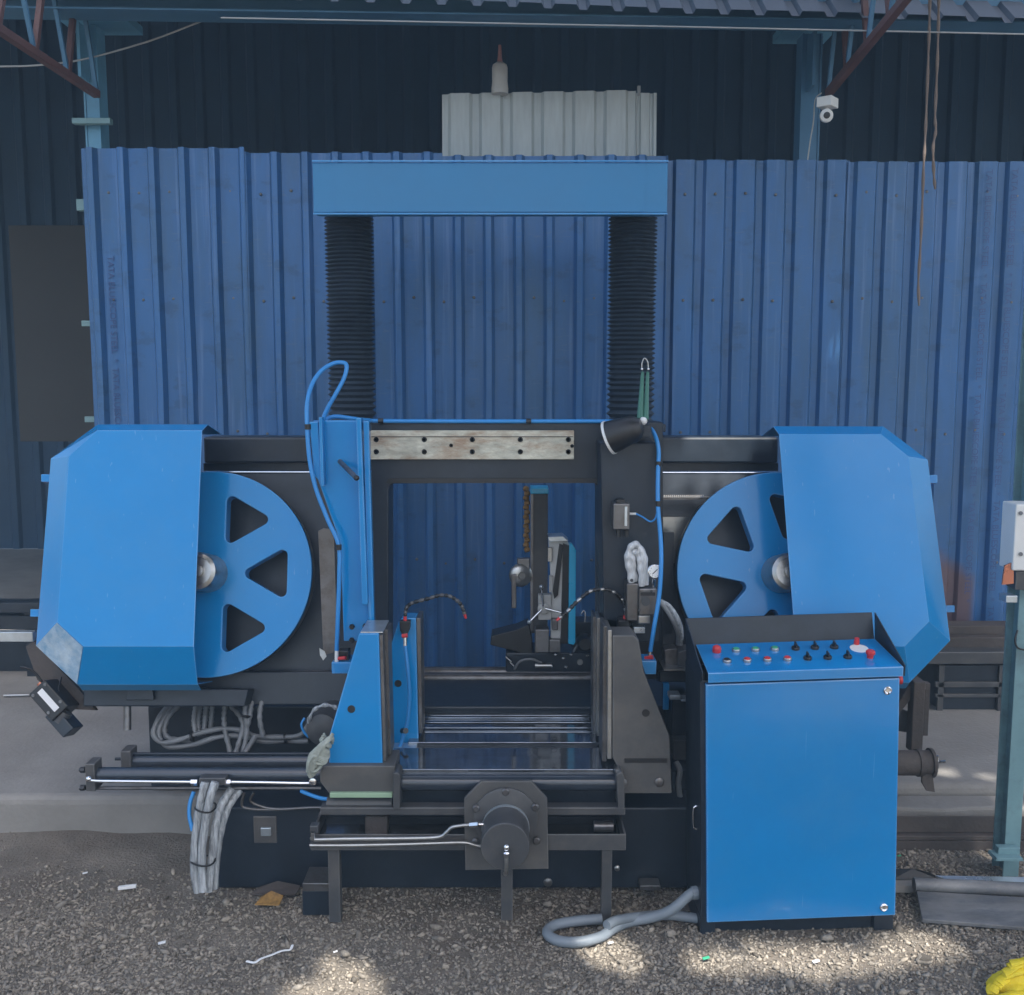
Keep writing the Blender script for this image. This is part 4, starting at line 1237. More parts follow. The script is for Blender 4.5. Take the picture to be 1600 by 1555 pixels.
p, q_ = W(928, 1291, 2.94), W(958, 1291, 2.94)
MB().cyl(p, q_, 0.016, n=20).build('bearing', M['steel_dk'], saw, smooth=40)
for a_, b_, pf, y_ in ((513, 531, 1432, 2.86), (940, 956, 1430, 2.86), (783, 801, 1428, 2.87)):
    x0_, x1_ = W(a_, 1380, y_).x, W(b_, 1380, y_).x
    MB().box(x0_, x1_, y_, y_ + 0.035, 0.0, zr0 + 0.002 if a_ != 783 else 0.22).build('leg', M['dark'], saw, bevel=0.002)
MB().box(W(470, 1410, 2.88).x, W(514, 1410, 2.88).x, 2.90, 3.0, 0.0, W(490, 1392, 2.9).z).build('foot_block', M['black'], saw, bevel=0.003)
MB().box(W(471, 1385, 2.88).x, W(513, 1385, 2.88).x, 2.895, 3.0, W(490, 1392, 2.9).z + 0.0005, W(490, 1379, 2.9).z).build('packing_plate', M['steel_dk'], saw, bevel=0.002)

# vise drive: octagon plate, flange and hydraulic motor
fp = MB().pext([(752, 1221), (830, 1221), (855, 1248), (857, 1358), (727, 1360), (725, 1248)], 2.825, 2.8385).build('motor_plate', M['primer'], saw, bevel=0.002)
cm = W(790, 1278, 2.825)
MB().lathe([(0.092, 0), (0.092, 0.008), (0.088, 0.010)], cm, (0, -1, 0), 48).build('flange_ring', M['dark'], fp, smooth=40)
for a, b in ((790, 1235), (744, 1261), (836, 1259), (838, 1311), (743, 1313)):
    MB().lathe([(0.0105, 0.006), (0.0105, 0.013), (0.0075, 0.016)], W(a, b, 2.825), (0, -1, 0), 18).build('bolt', M['steel_dk'], fp, smooth=40)
cz = W(790, 1290, 2.825)
mo = MB().lathe([(0.067, 0), (0.067, 0.122), (0.068, 0.124), (0.068, 0.133), (0.066, 0.136), (0.03, 0.1365)], cz, (0, -1, 0), 48).build('hydraulic_motor', M['dark'], saw, smooth=35)
MB().lathe([(0.0685, 0.004), (0.0685, 0.022)], cz, (0, -1, 0), 48).build('band', M['tin'], mo, smooth=40)
fz = cz + Vector((0.003, -0.139, -0.005))
MB().ball(fz + Vector((0, -0.008, 0.010)), 0.009).cyl(fz + Vector((0, 0.002, 0.008)), fz + Vector((0, -0.012, 0.008)), 0.0075).build('elbow', M['chrome'], mo, smooth=50)
MB().lathe([(0.0095, 0), (0.0105, 0.004), (0.0105, 0.012), (0.0085, 0.015)], fz + Vector((0, -0.012, -0.016)), (0, 0, 1), 8).build('hose_nut', M['chrome'], mo, smooth=30)
tube([fz + Vector((0, -0.012, -0.014)), fz + Vector((0, -0.011, -0.04)), fz + Vector((-0.002, 0.01, -0.075)), fz + Vector((-0.004, 0.06, -0.10))], 0.006).build('drain_pipe', M['steel'], mo, smooth=60)
for i, pts in enumerate(([(487, 1308), (492, 1312), (540, 1311), (640, 1310), (685, 1308), (698, 1300), (706, 1293), (722, 1290), (735, 1289)], [(484, 1321), (540, 1321), (640, 1319), (700, 1317), (728, 1317), (744, 1321), (756, 1323)])):
    tube([W(a, b, 2.80) for a, b in pts], 0.0052).build('hydraulic_pipe', M['steel'], saw, smooth=60)
MB().cyl(W(735, 1289, 2.80), W(748, 1288, 2.79), 0.0085, n=6).cyl(W(748, 1288, 2.79), W(756, 1288, 2.79), 0.005).build('pipe_fitting', M['chrome'], saw)
MB().cyl(W(489, 1313, 2.80), W(489, 1300, 2.80), 0.0065).build('pipe_fitting', M['chrome'], saw, smooth=40)
MB().pbox(484, 1291, 497, 1303, 2.82, 2.85).build('pipe_clamp', M['dark'], saw, bevel=0.002)

# long hydraulic cylinders on the left
def hcyl(name_y, xa, xb, y_, rows, block):
    a_, b_, c_, d_2 = block
    eb_ = MB().pbox(a_, b_, c_, d_2, y_ - 0.03, y_ + 0.03).build('cylinder_head', M['dark'], saw, bevel=0.003)
    for (py_, r_, mt, x_0) in rows:
        p_, q_2 = W(x_0, py_, y_), W(xb, py_, y_)
        q_2.z = p_.z
        MB().cyl(p_, q_2, r_, n=20).build('cylinder_tube' if r_ > 0.012 else 'tie_rod', M[mt], saw, smooth=40)
    return eb_


hcyl(0, 148, 502, 2.98, [(1210, 0.0215, 'enamel', 146), (1203, 0.0052, 'black', 124), (1231.5, 0.0052, 'steel_dk', 124)], (133, 1194, 148, 1237))
hcyl(0, 200, 502, 3.13, [(1190, 0.0215, 'enamel', 202), (1178, 0.005, 'black', 202), (1186, 0.005, 'black', 180)], (188, 1174, 204, 1200))
for a, b in ((129, 1203), (129, 1231)):
    MB().cyl(W(a - 3, b, 2.96), W(a + 4, b, 2.96), 0.009, n=6).build('tie_rod_nut', M['blackp'], saw)
tube([W(140, 1216, 2.94), W(146, 1220, 2.935), W(200, 1221, 2.935), W(300, 1222, 2.935)], 0.0048).build('hydraulic_pipe', M['chrome'], saw, smooth=60)
tube([W(360, 1222, 2.935), W(420, 1223, 2.935), W(478, 1224, 2.935), W(487, 1222, 2.935), W(491, 1216, 2.94)], 0.0048).build('hydraulic_pipe', M['chrome'], saw, smooth=60)
MB().lathe([(0.011, 0.0), (0.011, 0.006), (0.006, 0.008)], W(489, 1221, 2.90), (0, -1, 0), 18).build('pipe_end', M['chrome'], saw, smooth=40)
MB().pbox(311, 1216, 352, 1227, 2.915, 2.95).build('hose_manifold', M['dark'], saw, bevel=0.002)
for a_, b_ in ((299, 309), (351, 361)):
    MB().cyl(W(a_, 1222, 2.93), W(b_, 1222, 2.93), 0.0105, n=6).build('hose_nut', M['chrome'], saw)
MB().ball(W(139, 1217, 2.935), 0.009).build('pipe_fitting', M['chrome'], saw, smooth=60)

# hanging sleeved hoses
for k, pts in enumerate(([(321, 1222, 2.90), (316, 1242, 2.89), (309, 1280, 2.9), (304, 1330, 2.9), (305, 1370, 2.9), (309, 1394, 2.9)],
                         [(337, 1222, 2.90), (329, 1244, 2.89), (322, 1280, 2.89), (316, 1325, 2.89), (316, 1365, 2.89), (318, 1392, 2.89)],
                         [(362, 1232, 2.98), (346, 1258, 2.95), (337, 1290, 2.93), (332, 1335, 2.92), (328, 1370, 2.91), (326, 1392, 2.91)],
                         [(375, 1234, 3.0), (356, 1262, 2.97), (344, 1300, 2.95), (338, 1340, 2.94), (334, 1388, 2.93)])):
    f0 = random.uniform(20, 40)
    tube([W(*p_) for p_ in pts], lambda t: 0.0125 + 0.0012 * math.sin(t * f0) * math.sin(t * 17 + k), 12, 12).build('sleeved_hose', M['sleeve'], saw, smooth=60)
tube([W(303, 1237, 2.93), W(297, 1255, 2.92), W(296, 1275, 2.91), W(301, 1298, 2.9)], 0.0062).build('air_hose', M['hoseblue'], saw, smooth=60)
tube([W(470, 1236, 2.97), W(485, 1242, 2.96), W(500, 1247, 2.95), W(514, 1249, 2.94)], 0.0062).build('air_hose', M['hoseblue'], saw, smooth=60)
for pts in ([(382, 1238), (378, 1258), (392, 1264), (430, 1265), (502, 1262), (500, 1272), (497, 1288)], [(397, 1238), (392, 1252), (415, 1262), (440, 1265)]):
    tube([W(a, b, 3.03) for a, b in pts], 0.0045).build('copper_line', M['steel_dk'], saw, smooth=60)
hs = [[(262, 1104, 3.36), (246, 1126, 3.3), (240, 1146, 3.28), (252, 1160, 3.27), (280, 1156, 3.27), (310, 1146, 3.28), (345, 1139, 3.3), (376, 1141, 3.3), (400, 1150, 3.3), (440, 1152, 3.3), (470, 1148, 3.29), (484, 1130, 3.28)],
      [(268, 1104, 3.37), (253, 1128, 3.31), (248, 1148, 3.29), (262, 1166, 3.28), (300, 1164, 3.28), (340, 1152, 3.29), (375, 1150, 3.31), (410, 1158, 3.31), (450, 1158, 3.31), (482, 1158, 3.3)],
      [(278, 1104, 3.38), (262, 1122, 3.33), (257, 1142, 3.31), (266, 1154, 3.3), (300, 1158, 3.3)],
      [(306, 1104, 3.36), (303, 1126, 3.33), (306, 1148, 3.31)], [(312, 1104, 3.38), (309, 1128, 3.34), (312, 1150, 3.32)],
      [(322, 1104, 3.38), (320, 1126, 3.35), (318, 1148, 3.33)], [(332, 1104, 3.39), (330, 1128, 3.36), (328, 1146, 3.34)],
      [(352, 1104, 3.35), (350, 1122, 3.32), (352, 1142, 3.3), (360, 1176, 3.26)], [(362, 1104, 3.36), (374, 1118, 3.3), (380, 1135, 3.28), (374, 1158, 3.26), (368, 1178, 3.25)],
      [(394, 1079, 3.34), (385, 1096, 3.3), (383, 1115, 3.28), (386, 1140, 3.27), (380, 1176, 3.25)],
      [(404, 1079, 3.34), (394, 1098, 3.3), (390, 1120, 3.28), (384, 1144, 3.27)],
      [(419, 1079, 3.34), (409, 1098, 3.3), (406, 1122, 3.28), (411, 1150, 3.28)],
      [(398, 1152, 3.27), (392, 1162, 3.25), (383, 1176, 3.23)]]
for k, pts in enumerate(hs):
    tube([W(*p_) for p_ in pts], (lambda t: 0.0085 + 0.0012 * math.sin(t * 41)), 9, 10).build('hydraulic_hose', M['hosegrey'], saw, smooth=60)
for a, b, y_, rx_ in ((321, 1262, 2.885, 0.030), (317, 1345, 2.885, 0.036)):
    c = W(a, b, y_ + 0.02)
    ring_ = [c + Vector((math.cos(q) * rx_, math.sin(q) * 0.032, 0.004 * math.sin(q * 2))) for q in [i * math.pi / 9 for i in range(19)]]
    MB().tube(ring_, 0.0028, 6).build('cable_tie', M['blackp'], saw, smooth=60)
for a, b, y_ in ((384, 1118, 3.275), (300, 1152, 3.27), (446, 1154, 3.3)):
    MB().lathe([(0.0165, -0.003), (0.0165, 0.003)], W(a, b, y_), (1, 0, 0.2) if b > 1130 else (0.2, 0, 1), 16).build('cable_tie', M['blackp'], saw, smooth=40)
# plastic wrapped motor and sling behind the left jaw
m = MB()
m.lathe([(0.03, -0.09), (0.052, -0.08), (0.056, 0.0), (0.056, 0.06), (0.04, 0.075)], W(514, 1128, 3.24), (0.1, 1, 0), 28)
m.build('coolant_motor', M['dark'], saw, smooth=40)
tube([W(484, 1150, 3.2), W(482, 1130, 3.17), W(489, 1112, 3.15), W(502, 1103, 3.14), (W(518, 1103, 3.14)), W(530, 1110, 3.15)], lambda t: 0.006 + 0.002 * math.sin(t * 30), 8, 8).build('plastic_wrap', M['sleeve'], saw, smooth=60)
tube([W(476, 1122, 3.2), W(471, 1132, 3.19), W(475, 1144, 3.19), W(482, 1152, 3.19)], 0.004).build('air_hose', M['hoseblue'], saw, smooth=60)

# cloth wad hung at the saddle
cw = thing('cloth_sling', 'knotted pale grey-green cloth wad hung beside the left vise jaw', 'cloth', W(500, 1205, 2.9))
for k in range(15):
    a0 = random.uniform(0, 6.28)
    pts = []
    for j in range(7):
        t_ = j / 6
        pts.append(W(486 + 27 * t_ + 8 * math.sin(a0 + j * 1.3), 1205 - 50 * t_ + 9 * math.cos(a0 * 2 + j * 1.7), 2.885 - 0.012 * math.sin(t_ * 3.1) + 0.012 * math.sin(a0 + j)))
    tube(pts, lambda t: 0.0105 * (0.55 + 0.6 * math.sin(math.pi * min(1, t + 0.12))), 8, 10, flat=0.55).build('fold', M['cloth'], cw, smooth=60)

# lower clutter right of the bed, behind the console
for (a, b, c_, d, y0, y1, mt, nm) in ((1050, 1092, 1080, 1150, 3.25, 3.4, 'black', 'drive_box'), (1046, 1086, 1064, 1094, 3.2, 3.25, 'tin', 'drive_lid'), (1064, 1093, 1080, 1097, 3.2, 3.25, 'tin', 'drive_lid'),
                                   (1052, 1156, 1098, 1200, 3.3, 3.45, 'dark', 'gear_case'), (1050, 1205, 1096, 1262, 3.2, 3.35, 'black', 'gear_case'), (1036, 1068, 1046, 1110, 3.3, 3.33, 'blue', 'frame_rib')):
    MB().pbox(a, b, c_, d, y0, y1).build(nm, M[mt], saw, bevel=0.004)
tube([W(1056, 1190, 3.15), W(1062, 1204, 3.14), W(1060, 1225, 3.14), W(1064, 1255, 3.15)], 0.009).build('hydraulic_hose', M['hosegrey'], saw, smooth=60)
MB().pbox(1000, 1384, 1032, 1392, 3.0, 3.05).build('foot_bracket', M['steel_dk'], saw, bevel=0.002)
MB().lathe([(0.009, 0), (0.009, 0.006), (0.005, 0.009)], W(964, 1356, 3.055), (0, -1, 0), 14).build('tank_plug', M['steel'], saw, smooth=40)
MB().lathe([(0.014, 0), (0.014, 0.006), (0.008, 0.009)], W(856, 1378, 3.055), (0, -1, 0), 14).build('tank_plug', M['steel_dk'], saw, smooth=40)

# ------------------------------------------------------------------ clamp unit seen through the opening
cu = thing('clamp_unit', 'black clamp unit with tall post and bright blue plate seen through the opening', 'clamp unit', W(850, 1050, 3.95))
MB().pbox(829, 766, 856, 990, 3.90, 3.95).build('post', M['dark'], cu, bevel=0.004)
MB().pbox(829, 764, 833, 985, 3.885, 3.899).build('post_edge', M['steel_dk'], cu)
MB().pbox(829, 762, 857, 772, 3.87, 3.96).build('post_cap', M['cyan'], cu, bevel=0.003)
for k in range(14):
    MB().lathe([(0.010, -0.008), (0.0125, 0), (0.010, 0.008)], W(822 + (k % 2) * 1.5, 764 + k * 7.3, 3.9), (0.3 * (-1) ** k, 0.5, 1), 8).build('chain_link', M['chain'], cu)
MB().lathe([(0.036, 0.02), (0.045, 0.012), (0.045, 0.0), (0.036, -0.008), (0.014, -0.010), (0.012, -0.018)], W(814, 899, 3.86), (-0.25, 1, 0), 30).build('handwheel', M['steel'], cu, smooth=40)
MB().pbox(808, 873, 828, 890, 3.86, 3.89).build('bracket', M['steel_dk'], cu, bevel=0.003)
MB().pbox(799, 898, 807, 951, 3.83, 3.845).build('lever', M['steel_dk'], cu, bevel=0.003)
MB().pext([(857, 842), (868, 838), (886, 846), (890, 852), (876, 1000), (870, 1014), (860, 1010), (862, 930)], 3.82, 3.86).build('guide_plate', M['white'], cu, bevel=0.003)
MB().pext([(874, 850), (880, 852), (872, 930), (866, 936), (864, 925)], 3.808, 3.8195).build('slot_plate', M['blackp'], cu)
MB().pext([(880, 850), (889, 853), (887, 1006), (876, 1006)], 3.80, 3.83).build('side_plate', M['blackp'], cu)
MB().pext([(889.5, 849), (894, 850), (900, 860), (899, 1004), (896, 1008), (888, 1006)], 3.79, 3.82).build('blue_plate', M['cyan'], cu, bevel=0.002)
MB().pext([(856, 839), (880, 838), (889, 846), (858, 847)], 3.79, 3.88).build('plate_cap', M['tin'], cu, bevel=0.002)
MB().pbox(841, 930, 862, 969, 3.80, 3.84).build('slide_block', M['milky'], cu, bevel=0.004)
MB().lathe([(0.022, 0), (0.022, 0.012), (0.016, 0.016), (0.008, 0.016), (0.008, 0.022)], W(849, 950, 3.80), (0, -1, 0), 26).build('clamp_knob', M['milky'], cu, smooth=40)
for a, b in ((827, 972), (880, 958), (846, 917)):
    MB().cyl(W(849, 950, 3.785), W(a, b, 3.77), 0.0042).build('handle', M['chrome'], cu, smooth=40)
    MB().ball(W(a, b, 3.77), 0.0085).build('handle_ball', M['tin'] if a != 880 else M['blackp'], cu, smooth=60)
MB().pext([(768, 994), (808, 984), (826, 976), (832, 1000), (832, 1022), (812, 1020), (766, 1008)], 3.84, 3.95).build('chip_guard', M['blackp'], cu, bevel=0.003)
MB().pbox(790, 1020, 926, 1052, 3.84, 4.0).build('base', M['black'], cu, bevel=0.006)
MB().pbox(896, 972, 928, 1020, 3.88, 3.98).build('side_block', M['black'], cu, bevel=0.004)
MB().lathe([(0.011, 0), (0.011, 0.01)], W(906, 1034, 3.84), (0, -1, 0), 18).build('bolt', M['steel'], cu, smooth=40)
for a, b in ((793, 1030), (800, 1039)):
    MB().cyl(W(a - 3, b - 4, 3.83), W(a + 6, b + 4, 3.83), 0.004).build('set_screw', M['chrome'], cu, smooth=40)
tube([W(908, 960, 3.87), W(911, 955, 3.87), W(914, 958, 3.87), W(914, 972, 3.87)], 0.0028).build('hook', M['chrome'], cu, smooth=60)

MB().lathe([(0.026, 0), (0.030, 0.01), (0.030, 0.07), (0.022, 0.085)], W(912, 1000, 3.86), (0, -1, 0.05), 22).build('drive_motor', M['blackp'], cu, smooth=40)
for a, b in ((868, 1022), (880, 1028), (892, 1022), (884, 1042), (862, 1040), (918, 1024)):
    MB().lathe([(0.006, 0), (0.006, 0.006), (0.003, 0.009)], W(a, b, 3.838), (0, -1, 0), 8).build('bolt', M['chrome'], cu, smooth=40)
for a, b, c_, d in ((858, 1000, 876, 1020), (836, 984, 858, 1020), (862, 968, 872, 985)):
    MB().pbox(a, b, c_, d, 3.79, 3.85).build('bracket', M['steel_dk'], cu, bevel=0.003)
MB().pbox(858, 900, 864, 926, 3.80, 3.82).build('stop_lug', M['milky'], cu, bevel=0.002)
MB().pbox(856, 856, 863, 878, 3.80, 3.82).build('stop_lug', M['steel'], cu, bevel=0.002)
tube([W(896, 1018, 3.82), W(905, 1006, 3.80), W(918, 1004, 3.80), W(926, 1012, 3.82), W(930, 1030, 3.84)], 0.005).build('hose', M['hosegrey'], cu, smooth=60)
tube([W(804, 1046, 3.82), W(812, 1034, 3.80), W(830, 1030, 3.80), W(846, 1036, 3.82)], 0.005).build('hose', M['hosegrey'], cu, smooth=60)
MB().cyl(W(836, 1040, 3.83), W(862, 1040, 3.83), 0.010).build('lead_screw', M['steel'], cu, smooth=40)

# ------------------------------------------------------------------ control console
PC = G(1105, 1462)
PC.y = 2.79
PC.x = W(1103, 1440, 2.79).x
RC = Matrix.Rotation(rad(1.6), 3, 'Z') @ Matrix.Rotation(rad(-1.5), 3, 'Y')
con = thing('control_console', 'freestanding blue control console with a sloped button panel', 'console', PC + Vector((0.27, 0.12, 0)))


def K(a, b, z):
    return PC + RC @ Vector((a, b, z))


def kbox(m, a0, a1, b0, b1, z0, z1):
    c = K((a0 + a1) / 2, (b0 + b1) / 2, (z0 + z1) / 2)
    return m.obox(c, RC @ Vector(((a1 - a0) / 2, 0, 0)), RC @ Vector((0, (b1 - b0) / 2, 0)), RC @ Vector((0, 0, (z1 - z0) / 2)))


CWD, CD, HZ = 0.546, 0.215, 0.757
kbox(MB(), -0.012, CWD + 0.006, 0.004, CD, 0.05, HZ).build('cabinet_body', M['black'], con, bevel=0.002)
for a0, a1 in ((-0.012, 0.03), (CWD - 0.05, CWD + 0.006)):
    kbox(MB(), a0, a1, 0.012, CD, -0.012, 0.049).build('foot', M['black'], con, bevel=0.002)
kbox(MB(), 0.031, CWD - 0.051, 0.03, 0.04, -0.012, 0.049).build('plinth', M['black'], con)
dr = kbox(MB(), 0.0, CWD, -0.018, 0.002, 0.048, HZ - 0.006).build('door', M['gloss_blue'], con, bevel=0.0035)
for a_, z_ in ((CWD - 0.035, HZ - 0.04), (CWD - 0.035, 0.075)):
    MB().lathe([(0.0115, 0), (0.0115, 0.004), (0.009, 0.006), (0.006, 0.0035), (0.002, 0.0035)], K(a_, -0.018, z_), RC @ Vector((0, -1, 0)), 20).build('door_lock', M['chrome'], dr, smooth=40)
# sloped panel + lip + hood
fz0, bz0 = HZ + 0.030, HZ + 0.062
pn = MB()
A0, A1 = 0.004, CWD + 0.004
BD = 0.155
pn.ext([K(A0, -0.030, fz0), K(A1, -0.030, fz0), K(A1 - 0.010, BD, bz0), K(A0 + 0.004, BD, bz0)], RC @ Vector((0, 0, -0.004)))
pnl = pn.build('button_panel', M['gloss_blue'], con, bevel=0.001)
MB().ext([K(A0, -0.0305, fz0 - 0.001), K(A1, -0.0305, fz0 - 0.001), K(A1, -0.030, HZ + 0.002), K(A0, -0.030, HZ + 0.002)], RC @ Vector((0, 0.004, 0))).build('panel_lip', M['gloss_blue'], con, bevel=0.001)
hz_ = bz0 + 0.072
MB().ext([K(-0.014, BD + 0.002, HZ), K(CWD + 0.0, BD + 0.002, HZ), K(CWD - 0.004, BD + 0.03, hz_), K(-0.016, BD + 0.03, hz_)], RC @ Vector((0, 0.004, 0))).build('hood_back', M['black'], con, bevel=0.001)
for a_ in (-0.0145, CWD + 0.006):
    MB().ext([K(a_, -0.028, HZ + 0.002), K(a_, -0.032, fz0 + 0.004), K(a_ - 0.003, BD + 0.03, hz_), K(a_, BD + 0.03, HZ + 0.002)], RC @ Vector((0.004, 0, 0))).build('hood_cheek', M['black'], con, bevel=0.001)
nP = (RC @ Vector((0, -(bz0 - fz0), BD + 0.03))).normalized()


def pan(a, f):
    return K(a, -0.030 + (BD + 0.03) * f, fz0 + (bz0 - fz0) * f)


def button(a, f, kind):
    p = pan(a, f)
    if kind == 'mush':
        m_ = MB().lathe([(0.009, 0), (0.009, 0.009), (0.0130, 0.012), (0.0130, 0.019), (0.010, 0.022)], p, nP, 22)
        return m_.build('stop_button', M['red'], con, smooth=35)
    rg = MB().lathe([(0.0118, 0), (0.0118, 0.006), (0.0102, 0.008), (0.0092, 0.006)], p, nP, 22)
    if kind == 'sel':
        o = rg.build('selector_switch', M['blackp'], con, smooth=35)
        MB().obox(p + nP * 0.013, RC @ Vector((0.0024, 0, 0)), RC @ Vector((0, 0.0088, 0.002)), nP * 0.007).build('knob', M['blackp'], o, bevel=0.001)
        return o
    o = rg.build('push_button', M['steel'], con, smooth=35)
    MB().lathe([(0.0088, 0.004), (0.0088, 0.0085), (0.007, 0.010)], p, nP, 20).build('button_cap', M[kind], o, smooth=35)
    return o


for i in range(4):
    if i == 0:
        p = pan(0.058, 0.72)
        MB().lathe([(0.0125, 0), (0.0125, 0.010), (0.011, 0.016), (0.006, 0.019)], p, nP, 22).build('pilot_lamp', M['red'], con, smooth=45)
    else:
        button(0.058 + 0.0565 * i, 0.72, 'green')
    button(0.072 + 0.0575 * i, 0.36, ['blackp', 'red', 'red', 'red'][i])
for i in range(3):
    button(0.288 + 0.0565 * i, 0.72, 'sel')
    button(0.302 + 0.0575 * i, 0.36, 'sel')
es = button(0.480, 0.34, 'mush')
p = pan(0.470, 0.66)
MB().lathe([(0.026, 0), (0.026, 0.002), (0.024, 0.0025)], p, nP, 30).build('dial_plate', M['dial'], con)
MB().lathe([(0.008, 0.002), (0.008, 0.010), (0.0068, 0.018), (0.0068, 0.021)], pan(0.472, 0.80), nP, 18).build('key_switch', M['red'], con, smooth=40)
MB().lathe([(0.0115, 0), (0.0115, 0.02), (0.014, 0.022), (0.014, 0.030)], K(CWD + 0.006, 0.06, HZ - 0.035), RC @ Vector((1, 0, 0)), 20).build('isolator_knob', M['red'], con, smooth=40)
MB().lathe([(0.006, 0), (0.006, 0.012)], K(CWD + 0.007, 0.01, HZ + 0.01), RC @ Vector((1, 0, 0)), 12).build('hinge_pin', M['chrome'], con, smooth=40)
for z_ in (0.33, 0.60):
    tube([K(-0.012, 0.06, z_ + 0.035), K(-0.020, 0.06, z_ + 0.028), K(-0.022, 0.06, z_), K(-0.020, 0.06, z_ - 0.028), K(-0.012, 0.06, z_ - 0.035)], 0.003).build('side_handle', M['chrome'], con, smooth=60) if z_ < 0.5 else None

# conduit on the ground
cd = thing('flexible_conduit', 'grey flexible conduit looping over gravel into the console side', 'conduit', G(1000, 1445))
rC = 0.0150
pts = [K(-0.002, 0.05, 0.105), K(-0.03, 0.048, 0.104), G(1050, 1421, 0.06), G(1020, 1433, 0.03), G(985, 1440, 0.016), G(960, 1450, rC + 0.003), G(938, 1464, rC + 0.002), G(905, 1472, rC + 0.002), G(872, 1470, rC), G(855, 1458, rC), G(866, 1446, rC), G(895, 1440, rC), G(925, 1437, rC), G(940, 1436, rC)]
tube(pts, rC, 10, 14).build('hose', M['conduit'], cd, smooth=60)
tube([G(948, 1446, rC + 0.026), G(965, 1438, rC + 0.022), G(1005, 1432, rC + 0.005), G(1045, 1430, rC), G(1098, 1436, rC)], rC * 0.95, 10, 14).build('hose', M['conduit'], cd, smooth=60)
MB().cyl(K(-0.030, 0.048, 0.104), K(-0.013, 0.05, 0.105), 0.0195, n=12).build('gland_nut', M['conduit'], cd)
MB().lathe([(rC * 0.8, -0.001), (rC * 0.8, 0.0012)], G(940.6, 1436, rC), (1, 0.1, 0), 14).build('open_end', M['blackp'], cd)

# ------------------------------------------------------------------ litter
m = tube([G(385, 1502, 0.012), G(398, 1504, 0.012), G(408, 1498, 0.014), G(425, 1492, 0.012), G(440, 1486, 0.013), G(453, 1484, 0.012), G(457, 1477, 0.014)], 0.0042, 6, 7, flat=0.5)
m.build('white_strip', M['paper'], label='thin crooked white plastic strip lying on the gravel', cat='strip', smooth=60)


def chip(name, px_, py_, s, mt, label, cat, ang=0.3, asp=0.45, group=None):
    c = G(px_, py_, 0.010)
    ca_, sa_ = math.cos(ang), math.sin(ang)
    MB().obox(c, Vector((ca_, sa_, 0.1)) * s, Vector((-sa_, ca_, 0.05)) * s * asp, Vector((0, 0, max(0.0015, s * 0.18)))).build(name, mt, label=label, cat=cat, bevel=0.001, group=group)


chip('litter_scrap', 253, 1473, 0.010, M['paper'], 'small white scrap on gravel left of the white strip', 'scrap')
chip('litter_scrap', 199, 1386, 0.028, M['paper'], 'thin pale sliver on the dark soil below the cylinders', 'scrap', 0.05, 0.18)
chip('litter_scrap', 133, 1364, 0.008, M['paper'], 'tiny white fleck on soil near the slab edge', 'scrap')
chip('litter_scrap', 524, 1487, 0.006, M['paper'], 'tiny white fleck right of the white strip', 'scrap')
chip('litter_scrap', 1103, 1497, 0.010, M['green'], 'small bright green scrap in front of the console', 'scrap')
chip('litter_scrap', 1405, 1337, 0.007, M['green'], 'tiny green fleck on gravel behind the console', 'scrap')
chip('litter_scrap', 954, 1473, 0.008, M['paper'], 'small white fleck beside the conduit loop', 'scrap')
chip('litter_scrap', 1275, 1502, 0.010, M['paper'], 'white chip in the sunlit gravel before the console', 'scrap')
for k, (a, b, s_, lb) in enumerate(((430, 1396, 0.075, 'brown curled cardboard scrap under the machine tank'), (420, 1412, 0.04, 'narrow tan cardboard strip on the soil below the tank'))):
    c = G(a, b, 0.012)
    MB().ext([c + Vector((-s_, -0.01, 0)), c + Vector((s_ * 0.9, -0.02, 0.004)), c + Vector((s_, 0.02, 0.012)), c + Vector((0, 0.035, 0.02)), c + Vector((-s_ * 0.7, 0.02, 0.008))], (0, 0, 0.003)).build('cardboard_scrap', M['chain'] if k else M['rust'], label=lb, cat='scrap')


def rock(px_, py_, s, label, sq=(1.2, 0.9, 0.7)):
    c = G(px_, py_, s * 0.35)
    m_ = MB().ball(c, s, sq, 12, 8)
    for p in m_.v:
        d_ = (p - c)
        p += d_ * 0.35 * noise.noise(d_ * (1.3 / s) + Vector((px_, py_, 0)))
    m_.build('stone', M['stone'], label=label, cat='stone', smooth=25)


rock(1292, 1466, 0.014, 'round grey stone under the console door')
rock(1445, 1500, 0.020, 'flat pale stone on the gravel right of the console')
rock(856, 1412, 0.012, 'small pale stone lying between the stand legs')
rock(1048, 1458, 0.014, 'grey stone right beside the conduit')
rock(540, 1490, 0.012, 'dark stone on gravel below the stand foot')
rock(695, 1510, 0.010, 'small dark stone in the middle of the gravel')

# ------------------------------------------------------------------ the shade tree behind the viewer, whose gaps let sun flecks through
tr = thing('shade_tree', 'broad leafy shade tree standing in the yard behind the viewer', 'tree', (3.4, -3.6, 0))
pth = spl([(3.4, -3.6, -0.1), (3.35, -3.5, 1.2), (3.1, -3.2, 2.8), (2.6, -2.4, 4.4), (2.0, -1.4, 5.6)], 6)
MB().tube(pth, lambda t: 0.24 - 0.15 * t, 14).build('trunk', M['bark'], tr, smooth=60)
for q_ in ((-1.5, 0.8, 6.4), (0.5, 1.8, 6.3), (3.6, 1.2, 6.2), (4.6, -1.2, 6.4), (0.2, -2.6, 6.5), (-0.8, -1.0, 6.6)):
    s0 = Vector((2.3, -1.9, 5.0))
    e0 = Vector(q_)
    MB().tube(spl([s0, s0.lerp(e0, 0.5) + Vector((0, 0, 0.25)), e0], 6), lambda t: 0.085 - 0.065 * t, 8).build('limb', M['bark'], tr, smooth=60)
flecks = []
